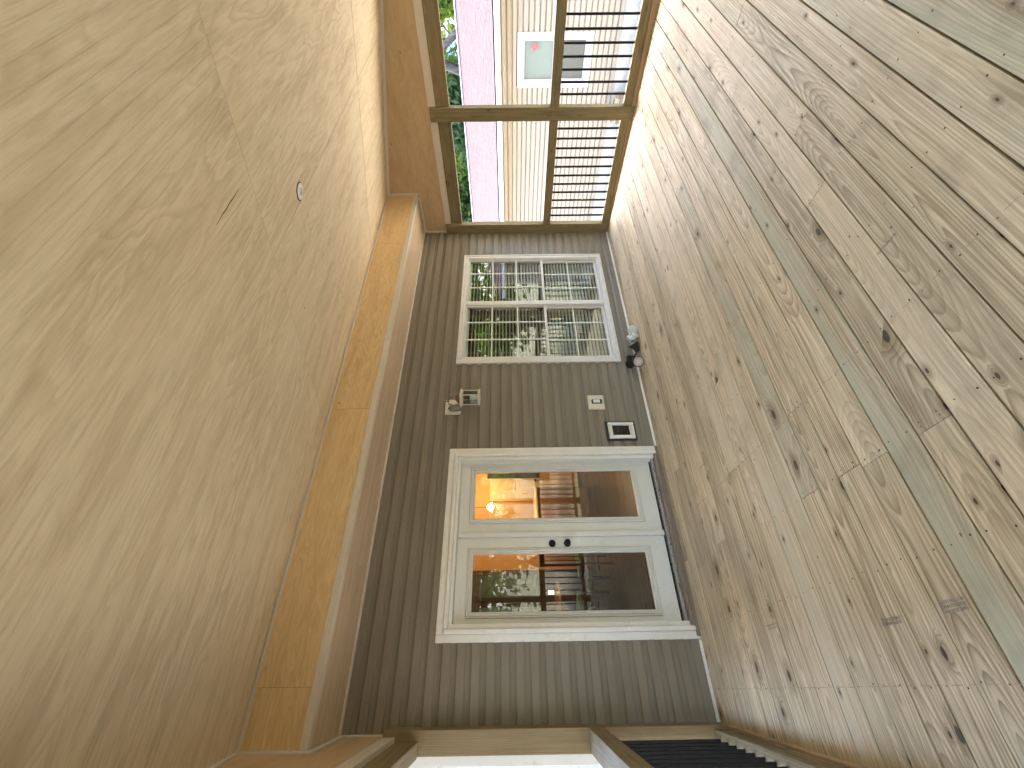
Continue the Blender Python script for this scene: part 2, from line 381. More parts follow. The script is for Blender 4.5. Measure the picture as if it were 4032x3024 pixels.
for (x, y) in nails:
    if y > -.03: continue
    q = bmesh.ops.create_circle(bm, cap_ends=True, segments=6, radius=random.uniform(.0032, .0048), matrix=Matrix.Translation((x, y, fz(y)+.0016)))
tag(bm_obj('screw_heads', bm, plain('rusty_screw', (.06, .045, .035), .6, .4), floor), kind='stuff')
for i, jx in enumerate((0., 1.283)):
    tk = bmesh.new()
    for s in range(60):
        y0 = -4.6+s*.075; a = [(jx-.0012+random.uniform(-.002, .002), y0), (jx+.0012, y0), (jx+.0012, y0+.05), (jx-.0012, y0+.05)]
        tk.faces.new([tk.verts.new((p[0], p[1], fz(p[1])+.0013)) for p in a])
    tag(bm_obj('pencil_line', tk, plain('graphite', (.34, .28, .21), .9, .1), floor), kind='stuff')
# grade stamps printed on some boards
stampk = NT('grade_stamp_ink'); sp_ = stampk.obj()
stampk.fin(stampk.mix(stampk.mr(stampk.noise(sp_, 90., 3.), .4, .6), (.44, .36, .26), (.17, .14, .12)), .8, .2)
def stamp(x, y, rows):
    bm = bmesh.new()
    for r_ in range(rows):
        yy = y-.055
        while yy < y+.05:
            w_ = random.uniform(.003, .007); xx = x+r_*.016
            bm.faces.new([bm.verts.new((xx+a, yy+b, fz(yy)+.0014)) for a, b in ((0, 0), (.011, 0), (.011, w_), (0, w_))]); yy += w_+.0022
    tag(bm_obj('grade_stamp', bm, stampk.m, floor), kind='stuff')
stamp(.215, -2.155, 2); stamp(.22, -2.48, 3); stamp(1.56, -3.08, 1); stamp(.30, -1.19, 2); stamp(1.52, -.9, 1)
for jx in JO:   # joists under the boards
    bx('joist', (jx-.02, jx+.02), (-6.0, -.05), (-.36, -.155), MT['treated'], floor, 'y', 0)
bx('rim_joist', (-.5, 6.06), (-6.06, -6.02), (-.40, -.150), MT['treated'], floor, 'xz', 0)
bx('rim_joist', (6.062, 6.10), (-6.0, -.02), (-.33, -.150), MT['treated'], floor, 'yz', 0)

# ================================================================== porch ceiling
ceil = thing('ceiling', None, None, (2.9, -2.9, 3.0), kind='structure')
def cz(y): return 3.50+.2*y
RX = Matrix.Rotation(math.atan(.2), 4, 'X')
def cpanel(x0, x1, y0, y1, mat, dz=0):
    yc = (y0+y1)/2; L = x1-x0; Wd = (y1-y0)*math.sqrt(1.04)
    link('plywood_panel', box_mesh(L-.006, Wd-.005, .012, .0008, mat, 'plywood_panel'), None, ceil, Matrix.Translation(((x0+x1)/2, yc, cz(yc)+.0062+dz)) @ RX)
S1 = 2.13
cpanel(-.62, S1, -6.05, -.652, MT['plyr'], .0)
v = []; f = []
for i in range(12):
    x_ = 1.70+.026*i; w_ = .0022*math.sin(math.pi*(i+.6)/12.2)+.0006; y_ = -3.122+.002*math.sin(i*1.7)
    v += [(x_, y_-w_, cz(y_-w_)-.0007), (x_, y_+w_, cz(y_+w_)-.0007)]
    if i: n_ = len(v); f.append((n_-4, n_-3, n_-1, n_-2))
tag(mesh_obj('veneer_split', v, f, MT['dark'], ceil), kind='stuff')
cpanel(S1, 4.70, -2.613, -.652, MT['ply'], .001); cpanel(S1, 4.70, -6.05, -2.613, MT['ply'], .0015)
cpanel(4.70, 6.05, -2.613, -.652, MT['ply']); cpanel(4.70, 6.05, -6.05, -2.613, MT['ply'])
# roof above (shingles never seen, it only has to shade)
ry = (-5.75, -.0)
mesh_obj('roof_deck', [(x, y, cz(y)+dz) for dz in (.16, .2) for x, y in ((-1.7, -6.5), (7.3, -6.5), (7.3, 1.5), (-1.7, 1.5))],
         [(0, 1, 2, 3)[::-1], (4, 5, 6, 7), (0, 1, 5, 4), (1, 2, 6, 5), (2, 3, 7, 6), (3, 0, 4, 7)], MT['treated'], ceil)
bx('ceiling_trim', (-.32, 6.02), (-.668, -.652), (3.342, 3.364), MT['trim'], ceil, 'x', .001)
# recessed box in the ceiling
cl = thing('ceiling_light_box', 'round unlit junction box opening cut into the plywood ceiling', 'light box', (2.73, -2.665, cz(-2.665)))
MB = Matrix.Translation((2.735, -2.668, cz(-2.668)-.0005)) @ RX
lathe('rim', [(.060, .003), (.060, -.0012), (.0545, -.0012), (.0545, .003)], MT['dark'], cl, MB, 28)
lathe('box', [(.0535, -.0035), (.053, -.0042), (.03, -.005)], MT['wplas'], cl, MB, 28)
link('cover_plate', box_mesh(.05, .05, .002, .0005, MT['metal'], 'cover_plate'), None, cl, MB @ Matrix.Translation((.004, .004, -.0066)) @ Matrix.Rotation(R(40), 4, 'Z'))

# ================================================================== the house
house = thing('house', 'tan vinyl sided house wall with white french doors and window under the porch roof', 'house', (2.8, 0, 0))
DX0, DX1, DZ = .348, 2.163, 2.245
WX0, WX1, WZ0, WZ1 = 3.335, 5.420, .196, 2.250
z0 = .3912-3*LAP
zz = z0; ci = 0; XE = 6.035; XS = -.262
while zz < 2.92:
    zt = min(zz+LAP+.001, 2.925); cuts = []
    if zz < DZ-.02: cuts.append((DX0+.01, DX1-.01))
    if zz < WZ1-.02 and zz+LAP > WZ0+.08: cuts.append((WX0+.01, WX1-.01))
    segs = []; cur = XS
    for a, b in cuts: segs.append((cur, a)); cur = b
    segs.append((cur, XE))
    for a, b in segs:
        pieces = [(a, b)]
        if b-a > 4: q = 1.3+((ci*1.73) % 3.0); pieces = [(a, q), (q, b)]
        for p_, q_ in pieces: course('siding_course', p_, q_, zz, MT['siding'], house, ztop=zt if zt > 2.92 else None)
    zz += LAP; ci += 1
# solid wall behind, with the door and window openings left out
wallm = MT['dark']
for X, Zr in [((-.44, DX0+.08), (-1.2, 4.)), ((DX1-.08, WX0+.05), (-1.2, 4.)), ((WX1-.05, 6.04), (-1.2, 4.)), ((DX0+.08, DX1-.08), (2.18, 4.)), ((DX0+.08, DX1-.08), (-1.2, -.02)), ((WX0+.05, WX1-.05), (2.22, 4.)), ((WX0+.05, WX1-.05), (-1.2, .23))]:
    bx('wall', X, (-.002, .14), Zr, wallm, house, 'x', 0)
bx('wall', (-.44, -.40), (.141, 9.), (-1.2, 4.), MT['wsiding'], house, 'y', 0)
bx('wall', (6.0, 6.04), (.141, 9.), (-1.2, 4.), MT['siding'], house, 'y', 0)
bx('corner_board', (-.445, -.370), (-.03, -.003), (-1.2, 3.9), MT['white'], house, 'z', .002)
bx('base_strip', (XS, DX0-.004), (-.034, -.020), (-.012, .022), MT['white'], house, 'x', .001)
bx('base_strip', (DX1+.004, XE), (-.034, -.020), (-.012, .022), MT['white'], house, 'x', .001)
# soffit box
for a, b in [(-.31, .92), (.92, 3.35), (3.35, 6.03)]:
    bx('soffit_panel', (a+.0006, b-.0006), (-.648, .0), (2.920, 2.932), MT['plys'], house, 'x', .0008)
for a, b in [(-.31, .05), (.05, 2.30), (2.30, 4.90), (4.90, 6.03)]:
    bx('fascia_panel', (a+.0007, b-.0007), (-.652, -.640), (2.934, 3.362), MT['plyo'], house, 'xz', .0008)
for a, b in [(-.30, .73), (.73, 3.2), (3.2, 6.018)]:
    bx('soffit_trim', (a+.0006, b-.0006), (-.6585, -.6525), (2.912, 2.966), MT['trim'], house, 'xz', .001)
    bx('soffit_trim', (a+.0006, b-.0006), (-.652, -.600), (2.9125, 2.9195), MT['trim'], house, 'x', .001)
bx('soffit_trim', (-.25, 6.01), (-.058, -.024), (2.906, 2.9195), MT['trim'], house, 'x', .001)
for xx_, s in ((6.010, -1), (-.292, 1)):
    bx('soffit_trim', (xx_-.010, xx_+.010), (-.664, -.655) if s > 0 else (-.664, -.655), (2.967, 3.34), MT['trim'], house, 'z', .001)

# --- french door
dr = bx('french_door', (DX0+.137, DX1-.137), (.112, .118), (.0, .012), MT['dark'], house, 'x', 0)
dr['label'] = 'pair of white glazed french doors with black knobs'
def frame_piece(a, b, prof_w, y0, y1, name, mat, par, g): bx(name, a, (y0, y1), b, mat, par, g, .003)
# outer casing (flat board, raised outer band, stepped inner mould)
for (X, Zr, g) in [((DX0, DX0+.060), (-.0, DZ), 'z'), ((DX1-.060, DX1), (.0, DZ), 'z'), ((DX0+.0605, DX1-.0605), (DZ-.060, DZ), 'x')]:
    bx('door_casing', X, (-.038, -.006), Zr, MT['white'], dr, g, .004)
for (X, Zr, g) in [((DX0+.061, DX0+.100), (.03, DZ-.061), 'z'), ((DX1-.100, DX1-.061), (.03, DZ-.061), 'z'), ((DX0+.1005, DX1-.1005), (DZ-.100, DZ-.061), 'x')]:
    bx('door_casing', X, (-.060, -.004), Zr, MT['white'], dr, g, .007)
for (X, Zr, g) in [((DX0+.101, DX0+.138), (.03, DZ-.101), 'z'), ((DX1-.138, DX1-.101), (.03, DZ-.101), 'z'), ((DX0+.1385, DX1-.1385), (DZ-.128, DZ-.101), 'x')]:
    bx('door_jamb', X, (-.034, .125), Zr, MT['white'], dr, g, .004)
bx('threshold', (DX0+.10, DX1-.10), (-.070, .060), (.030, .062), MT['sill'], dr, 'x', .006)
bx('threshold', (DX0+.13, DX1-.13), (-.01, .11), (.0625, .080), MT['metal'], dr, 'x', .004)
bx('sill_board', (DX0+.02, DX1-.005), (-.050, -.010), (-.004, .0295), MT['sill'], dr, 'x', .003)
def leaf(x0, x1, gx0, gx1):
    zb, zt, gb, gt = .094, 2.115, .298, 1.965; y0, y1 = .070, .112
    for X, Zr, g in [((x0, gx0-.048), (zb, zt), 'z'), ((gx1+.048, x1), (zb, zt), 'z'), ((gx0-.0478, gx1+.0478), (gt+.048, zt), 'x'), ((gx0-.0478, gx1+.0478), (zb, gb-.048), 'x')]:
        bx('door_rail', X, (y0, y1), Zr, MT['door'], dr, g, .001)
    for w_, yy in ((.0478, .086), (.0440, .060), (.0270, .053), (.0105, .066)):
        o_ = w_; i_ = w_-(.0155 if w_ < .046 else .012)
        for X, Zr, g in [((gx0-o_, gx0-i_), (gb-o_, gt+o_), 'z'), ((gx1+i_, gx1+o_), (gb-o_, gt+o_), 'z'), ((gx0-i_, gx1+i_), (gt+i_, gt+o_), 'x'), ((gx0-i_, gx1+i_), (gb-o_, gb-i_), 'x')]:
            bx('glass_moulding', X, (yy, (.100 if w_ > .046 else .0855) if w_ > .02 else .095), Zr, MT['door'], dr, g, .003)
    bx('pane', (gx0-.004, gx1+.004), (.084, .088), (gb-.004, gt+.004), MT['dglass'], dr, 'x', 0)
leaf(.490, 1.238, .584, 1.092); leaf(1.242, 2.024, 1.423, 1.935)
bx('astragal', (1.238, 1.286), (.048, .0695), (.086, 2.113), MT['door'], dr, 'z', .005)
bx('weather_strip', (DX0+.139, DX1-.139), (.075, .11), (.0805, .0935), MT['dark'], dr, 'x', 0)
KM = Matrix.Rotation(R(90), 4, 'X')
for zk, big in ((1.195, 0), (1.048, 1)):
    pr = [(.034, 0), (.034, .006), (.030, .009), (.014, .012), (.012, .026), (.024, .032), (.029, .042), (.028, .052), (.019, .060), (.0, .061)] if big else [(.034, 0), (.034, .010), (.031, .016), (.020, .020), (.019, .026), (.0, .027)]
    kn = lathe('door_knob' if big else 'deadbolt', pr, MT['black'], dr, Matrix.Translation((1.177, .070, zk)) @ KM, 24)
# --- double window
wn_ = bx('window', (WX0+.05, WX1-.05), (.112, .118), (WZ0+.02, WZ0+.03), MT['dark'], house, 'x', 0)
wn_['label'] = 'white twin window with grilles'
c_ = .024
for (X, Zr, g) in [((WX0, WX0+c_), (WZ0, WZ1), 'z'), ((WX1-c_, WX1), (WZ0, WZ1), 'z'), ((WX0+c_, WX1-c_), (WZ1-c_, WZ1), 'x'), ((WX0+c_, WX1-c_), (WZ0, WZ0+c_), 'x')]:
    bx('window_casing', X, (-.045, -.004), Zr, MT['winwhite'], wn_, g, .004)
for (X, Zr, g) in [((WX0+c_+.001, WX0+.075), (WZ0+c_, WZ1-c_), 'z'), ((WX1-.075, WX1-c_-.001), (WZ0+c_, WZ1-c_), 'z'), ((WX0+.0755, WX1-.0755), (WZ1-.066, WZ1-c_), 'x'), ((WX0+.0755, WX1-.0755), (WZ0+c_, WZ0+.060), 'x')]:
    bx('window_frame', X, (-.037, .05), Zr, MT['winwhite'], wn_, g, .006)
for (X, Zr, g) in [((WX0+.076, WX0+.112), (WZ0+.061, WZ1-.067), 'z'), ((WX1-.086, WX1-.0755), (WZ0+.061, WZ1-.067), 'z'), ((WX0+.113, WX1-.0865), (WZ1-.078, WZ1-.067), 'x'), ((WX0+.113, WX1-.0865), (WZ0+.061, WZ0+.074), 'x')]:
    bx('window_stop', X, (-.022, .05), Zr, MT['winwhite'], wn_, g, .003)
bx('mullion', (4.368, 4.447), (-.026, .05), (WZ0+.0745, WZ1-.0785), MT['winwhite'], wn_, 'z', .005)
for gx0, gx1 in ((3.449, 4.366), (4.449, 5.333)):
    # upper sash sits proud of the lower one
    ya, yb_ = -.004, .022; zu0, zu1 = 1.070, 2.170
    for X, Zr, g in [((gx0, gx0+.016), (zu0, zu1), 'z'), ((gx1-.016, gx1), (zu0, zu1), 'z'), ((gx0+.0162, gx1-.0162), (zu1-.014, zu1), 'x'), ((gx0+.0162, gx1-.0162), (zu0, zu0+.035), 'x')]:
        bx('upper_sash', X, (ya, yb_), Zr, MT['winwhite'], wn_, g, .002)
    zl0, zl1 = .272, 1.078
    for X, Zr, g in [((gx0, gx0+.026), (zl0, zl1), 'z'), ((gx1-.026, gx1), (zl0, zl1), 'z'), ((gx0+.0262, gx1-.0262), (zl1-.010, zl1), 'x'), ((gx0+.0262, gx1-.0262), (zl0, zl0+.034), 'x')]:
        bx('lower_sash', X, (.024, .05), Zr, MT['winwhite'], wn_, g, .002)
    bx('pane', (gx0+.012, gx1-.012), (.008, .011), (zu0+.03, zu1-.01), MT['glass'], wn_, 'x', 0)
    bx('pane', (gx0+.02, gx1-.02), (.034, .037), (zl0+.03, zl1-.008), MT['glass'], wn_, 'x', 0)
    gw = gx1-gx0
    for t in (1/3, 2/3):
        xm = gx0+gw*t
        bx('muntin', (xm-.008, xm+.008), (-.0045, .0075), (zu0+.035, zu1-.014), MT['muntin'], wn_, 'z', 0)
        bx('muntin', (xm-.008, xm+.008), (.0255, .0335), (zl0+.034, zl1-.010), MT['muntin'], wn_, 'z', 0)
    for zm, ys in ((1.815, -.0048), (1.467, -.0048), (.70, .0252)):
        bx('muntin', (gx0+.0165, gx1-.0165), (ys, ys+.0118), (zm-.008, zm+.008), MT['muntin'], wn_, 'x', 0)
# blinds hang inside the room
slatm = plain('blind_slat', (.86, .83, .74), .5, .3, .04)
for (gx0, gx1, lab) in ((3.44, 4.38, 'cream slatted blind behind the window half nearer the lantern'), (4.44, 5.345, 'cream slatted blind behind the window half nearer the corner post')):
    b = thing('window_blind', lab, 'blind', ((gx0+gx1)/2, .12, .25), 'slatted blinds inside the twin window')
    me = None; zz_ = .285; i = 0
    while zz_ < 2.12:
        o = link('slat', box_mesh(gx1-gx0-.02, .046, .0025, 0, slatm, 'slat'), None, b, Matrix.Translation(((gx0+gx1)/2, .088, zz_)) @ Matrix.Rotation(R(20+random.uniform(-2, 2)), 4, 'X'))
        zz_ += .0462; i += 1
    bx('head_rail', (gx0, gx1), (.060, .110), (2.13, 2.17), slatm, b, 'x', .002)
    for t in (.15, .5, .85):
        xx_ = gx0+(gx1-gx0)*t; bx('cord', (xx_-.0015, xx_+.0015), (.062, .064), (.27, 2.13), slatm, b, 'z', 0)

# ================================================================== end frames (posts, beam, rail, balusters, plywood gable)
def end_frame(root, xi, s, ys, deep, yend, ztrim, ztop, zh0, hx, px):
    """xi inner face, s=+1 outwards; ys = list of post (y0,y1)"""
    def Xr(a, b): a, b = xi+s*a, xi+s*b; return (min(a, b), max(a, b))
    for i, (a, b) in enumerate(ys):
        bx('post', Xr(0, deep), (a, b), (fz(a)-.012, 2.553), MT['treated'], root, 'z', .004)
    # spans between posts
    for (a0, b0), (a1, b1) in zip(ys[:-1], ys[1:]):
        Y = (b1+.001, a0-.001)
        bx('header_beam', Xr(hx, hx+deep*.62), Y, (zh0, ztop), MT['treated'], root, 'yz', .003)
        bx('header_trim', Xr(px-.012, px+.03), Y, (ztop+.001, ztrim), MT['trim'], root, 'yz', .002)
        bx('top_rail', Xr(.002, deep*.97), Y, (.921, 1.035), MT['treated'], root, 'yz', .004)
        bx('bottom_rail', Xr(.022, deep*.93), Y, (.062, .112), MT['treated'], root, 'yz', .004)
        bx('bottom_rail', Xr(.022, .062), Y, (.006, .0615), MT['treated'], root, 'yz', .003)
        bx('toe_board', Xr(.0, .019), (Y[0], Y[1]), (fz(Y[0])-.012, .010), MT['toe'], root, 'yz', .003)
    return Xr
# right end
right = thing('porch_end_frame', 'right end of porch, treated posts, rail and black balusters facing neighbouring house', 'railing', (6.0, -2.6, 0), 'porch end frames')
PY = [(-.180, -.015), (-1.849, -1.686), (-3.52, -3.357), (-5.19, -5.027), (-6.04, -5.90)]
end_frame(right, XR, 1, PY, .095, -5.3, 2.568, 2.475, 2.303, .05, .05)
balm = MT['black']
def baluster(root, x, y, z0, z1, w=.022):
    link('baluster', box_mesh(z1-z0, w, w, .002, balm, 'baluster'), None, root, Matrix.Translation((x, y, (z0+z1)/2)) @ GR['z'].to_4x4())
for k_ in range(11): baluster(right, 6.03, -.298-.1272*k_, .112, .921)
for k_ in range(11): baluster(right, 6.03, -1.972-.130*k_, .112, .921)
for k_ in range(11): baluster(right, 6.03, -3.64-.130*k_, .112, .921)
def gable(root, x0, x1, yb, name='gable_panel'):
    prev = -.0
    for a, b in yb:
        v = []; 
        bm = bmesh.new()
        pts = [(a, 2.556), (b, 2.556), (b, cz(b)-.001), (a, cz(a)-.001)]
        # local x along world y
        c = Vector(((x0+x1)/2, (a+b)/2, 2.9))
        vs0 = [bm.verts.new((p[0]-c.y, p[1]-c.z, -(x1-x0)/2)) for p in pts]; vs1 = [bm.verts.new((p[0]-c.y, p[1]-c.z, (x1-x0)/2)) for p in pts]
        bm.faces.new(vs0[::-1]); bm.faces.new(vs1)
        for i in range(4): bm.faces.new((vs0[i], vs0[(i+1) % 4], vs1[(i+1) % 4], vs1[i]))
        bm_obj(name, bm, MT['plyw'], root, Matrix.Translation(c) @ GR['yz'].to_4x4())
gable(right, 6.02, 6.032, [(-2.44, .0), (-4.88, -2.442), (-5.6, -4.882)])
def sloped(name, x, ya, yb, dz0, th, wx, mat, root):
    bm = bmesh.new(); c = Vector((x, (ya+yb)/2, cz((ya+yb)/2)))
    L = abs(yb-ya)*math.sqrt(1.04)
    link(name, box_mesh(L, wx, th, .001, mat, name), None, root, Matrix.Translation(c+Vector((0, 0, dz0))) @ RX @ GR['y'].to_4x4())
sloped('gable_trim', 6.013, -5.4, -.67, -.022, .04, .012, MT['trim'], right)
bx('gable_trim', (6.006, 6.019), (-.052, -.024), (2.556, 2.905), MT['trim'], right, 'z', .001)
bx('gable_trim', (6.006, 6.019), (-.645, -.06), (2.880, 2.911), MT['trim'], right, 'yz', .001)
bx('gable_trim', (6.006, 6.019), (-.695, -.665), (2.895, 3.335), MT['trim'], right, 'z', .001)
# left end, a touch out of square
XL = -.205
left = thing('porch_end_frame', 'left end of porch, treated posts, rail and black balusters beside pale corner board', 'railing', (XL, 0, 0), 'porch end frames')
end_frame(left, XL, -1, PY, .155, -5.3, 2.556, 2.462, 2.292, .07, .052)
for k_ in range(12): baluster(left, XL-.083, -.26-.1285*k_, .112, .921)
for k_ in range(11): baluster(left, XL-.083, -1.972-.130*k_, .112, .921)
for k_ in range(11): baluster(left, XL-.083, -3.64-.130*k_, .112, .921)
gable(left, XL-.064, XL-.052, [(-2.44, .0), (-4.88, -2.442), (-5.6, -4.882)])
sloped('gable_trim', XL-.046, -5.4, -.69, -.016, .03, .012, MT['trim'], left)
bx('gable_trim', (XL-.052, XL-.040), (-.048, -.024), (2.556, 2.905), MT['trim'], left, 'z', .001)
bx('gable_trim', (XL-.052, XL-.040), (-.700, -.06), (2.868, 2.911), MT['trim'], left, 'yz', .001)
bx('gable_trim', (XL-.052, XL-.040), (-.702, -.660), (2.912, 3.345), MT['trim'], left, 'z', .001)
left.rotation_euler.z = -math.atan(.061)
# front side of the porch behind the camera, seen mirrored in the glass
front = thing('porch_front_frame', 'front side of porch with treated posts, rail and black balusters, seen mirrored in the glass', 'railing', (2.9, -5.25, 0))
fx = [-.50, 1.6, 3.8, 5.95]
for x in fx: bx('post', (x, x+.12), (-6.06, -5.95), (-.12, 2.13), MT['treated'], front, 'z', .004)
bx('header_beam', (-.6, 6.1), (-6.07, -5.94), (2.131, 2.27), MT['treated'], front, 'xz', .003)
for a, b in zip(fx[:-1], fx[1:]):
    bx('top_rail', (a+.121, b-.001), (-6.05, -5.96), (.86, .975), MT['treated'], front, 'x', .003)
    bx('bottom_rail', (a+.121, b-.001), (-6.03, -5.98), (-.03, .03), MT['treated'], front, 'x', .003)
    x = a+.23
    while x < b-.05: baluster(front, x, -6.005, .03, .86); x += .13

# ================================================================== wall lantern
LX, LZ = 2.694, 2.243
lan = thing('wall_lantern', 'old cream wall lantern with scrolled arm and square glass cage on the siding', 'lantern', (LX, -.03, LZ))
bx('mounting_block', (LX-.097, LX+.097), (-.046, -.020), (LZ-.092, LZ+.092), MT['cream'], lan, 'x', .006)
brz = plain('weathered_bronze', (.24, .21, .17), .6, .4, .4, 30., ((.5, .47, .42), .6))
brn = plain('brown_roof_metal', (.20, .13, .08), .55, .4, .2, 20.)
# pod shaped back plate
bm = bmesh.new(); bmesh.ops.create_uvsphere(bm, u_segments=16, v_segments=10, radius=1.)
for v_ in bm.verts:
    a = 1+.12*math.sin(7*v_.co.z+3*v_.co.x)+.08*math.sin(11*v_.co.y); v_.co = Vector((v_.co.x*.042*a, v_.co.y*.034*a, v_.co.z*.088*a*(1-.15*v_.co.z)))
bm_obj('back_plate', bm, brz, lan, Matrix.Translation((LX-.028, -.062, LZ-.028)) @ Matrix.Rotation(R(-8), 4, 'Y'), True)
ex = -.215
tube('arm', [(LX-.01, -.06, LZ-.02), (LX+.0, -.11, LZ+.04), (LX+.01, -.17, LZ+.045), (LX+.012, ex, LZ+.01), (LX+.012, ex, LZ-.045)], [.012, .010, .009, .009, .012], brz, lan)
for k_, (dx, dz, r_) in enumerate([(.0, .07, .020), (.02, .045, .017), (-.018, .05, .016), (.03, .015, .014), (-.01, .02, .018), (.045, .03, .010)]):
    pts = []
    for i in range(15):
        a = i/14*4.7+k_; rr = r_*(1-.045*i); pts.append((LX+dx+.006+rr*math.cos(a)*.8, -.12-.014*k_+rr*math.cos(a)*.5, LZ+dz-.01+rr*math.sin(a)))
    tube('scroll', pts, .0042, brz if k_ % 2 else MT['cream'], lan, 6)
lathe('finial', [(.004, 0), (.009, .012), (.005, .03), (.002, .07), (0, .072)], brz, lan, Matrix.Translation((LX+.008, -.15, LZ+.03)), 10)
CXc, CYc = LX+.014, ex
MC = Matrix.Translation((CXc, CYc, 0)) @ Matrix.Rotation(R(30), 4, 'Z')
def ring4(w0, z0_, w1, z1_, name, mat, par=lan):
    v = [(sx*w, sy*w, z) for (w, z) in ((w0, z0_), (w1, z1_)) for sx, sy in ((-1, -1), (1, -1), (1, 1), (-1, 1))]
    return mesh_obj(name, v, [(0, 1, 2, 3)[::-1], (4, 5, 6, 7)]+[(i, (i+1) % 4, 4+(i+1) % 4, 4+i) for i in range(4)], mat, par, MC)
ring4(.062, LZ-.090, .022, LZ-.046, 'roof', brn)
ring4(.079, LZ-.116, .074, LZ-.098, 'top_rim', MT['cream']); ring4(.066, LZ-.128, .066, LZ-.1165, 'top_rim', MT['cream'])
ring4(.076, LZ-.322, .066, LZ-.306, 'base_rim', MT['cream']); ring4(.064, LZ-.3055, .064, LZ-.296, 'base_rim', MT['cream'])
for sx in (-1, 1):
    for sy in (-1, 1):
        link('cage_bar', box_mesh(.167, .009, .009, .001, MT['cream'], 'cage_bar'), None, lan, MC @ Matrix.Translation((sx*.0595, sy*.0595, LZ-.212)) @ GR['z'].to_4x4())
for a in range(4):
    link('glass_pane', box_mesh(.110, .0015, .160, 0, MT['cage_glass'], 'glass_pane'), None, lan, MC @ Matrix.Rotation(a*math.pi/2, 4, 'Z') @ Matrix.Translation((0, .059, LZ-.212)))
lathe('bulb', [(.012, 0), (.014, .02), (.03, .045), (.031, .065), (.02, .085), (0, .092)], plain('frosted_bulb', (.8, .8, .76), .3, .5, .02), lan, Matrix.Translation((CXc, CYc, LZ-.293)), 16)
tube('broken_clip', [(CXc-.02, CYc-.07, LZ-.315), (CXc+.0, CYc-.075, LZ-.30), (CXc+.012, CYc-.07, LZ-.325)], .004, MT['dark'], lan, 5)

# ================================================================== cream switch block
sw = thing('switch_plate', 'square cream block with a white rocker in a black surround, low on the siding', 'switch', (2.735, -.03, .587))
bx('block', (2.640, 2.832), (-.044, -.020), (.494, .681), MT['cream'], sw, 'x', .006)
bx('block_face', (2.652, 2.822), (-.049, -.0442), (.505, .671), MT['cream'], sw, 'x', .003)
bx('surround', (2.708, 2.770), (-.0535, -.0492), (.531, .628), MT['bplas'], sw, 'z', .0015)
for zz_ in (.524, .635): lathe('surround_end', [(.031, 0), (.031, .0025), (.0, .003)], MT['bplas'], sw, Matrix.Translation((2.739, -.0492, .531 if zz_ < .55 else .628)) @ KM @ Matrix.Scale(.5, 4, (0, 1, 0)), 16)
bx('rocker', (2.718, 2.760), (-.062, -.0537), (.545, .622), MT['wplas'], sw, 'z', .002)
for zz_ in (.527, .638): lathe('screw', [(.004, 0), (.004, .0015), (0, .002)], MT['metal'], sw, Matrix.Translation((2.739, -.0545, zz_)) @ KM, 10)

# ================================================================== pet door
pd = thing('pet_door', 'small pet door with black outer frame and white inner frame, beside the french doors', 'pet door', (2.355, -.03, .19))
bx('backing', (2.237, 2.473), (-.030, -.021), (.193, .525), MT['bplas'], pd, 'z', .003)
for X, Zr, g in [((2.234, 2.256), (.189, .529), 'z'), ((2.454, 2.476), (.189, .529), 'z'), ((2.2565, 2.4535), (.499, .529), 'x'), ((2.2565, 2.4535), (.189, .213), 'x')]:
    bx('outer_frame', X, (-.038, -.0302), Zr, MT['bplas'], pd, g, .003)
for X, Zr, g in [((2.256, 2.293), (.212, .496), 'z'), ((2.421, 2.454), (.212, .496), 'z')]:
    bx('inner_frame', X, (-.058, -.0303), Zr, MT['wplas'], pd, g, .004)
for Zr in ((.212, .262), (.452, .496)):
    z_a, z_b = Zr; m_ = (z_a+z_b)/2
    bx('inner_frame', (2.2935, 2.4205), (-.053, -.0304), (z_a, m_-.002), MT['wplas'], pd, 'x', .003)
    bx('inner_frame', (2.2935, 2.4205), (-.046, -.0304), (m_-.001, z_b), MT['cream'], pd, 'x', .003)
bx('flap', (2.294, 2.420), (-.036, -.0308), (.263, .451), plain('smoked_flap', (.018, .015, .013), .22, .5), pd, 'z', .002)
for X in (2.272, 2.438):
    for zz_ in (.25, .455): lathe('screw', [(.004, 0), (.004, .0015), (0, .002)], MT['metal'], pd, Matrix.Translation((X, -.0585, zz_)) @ KM, 8)

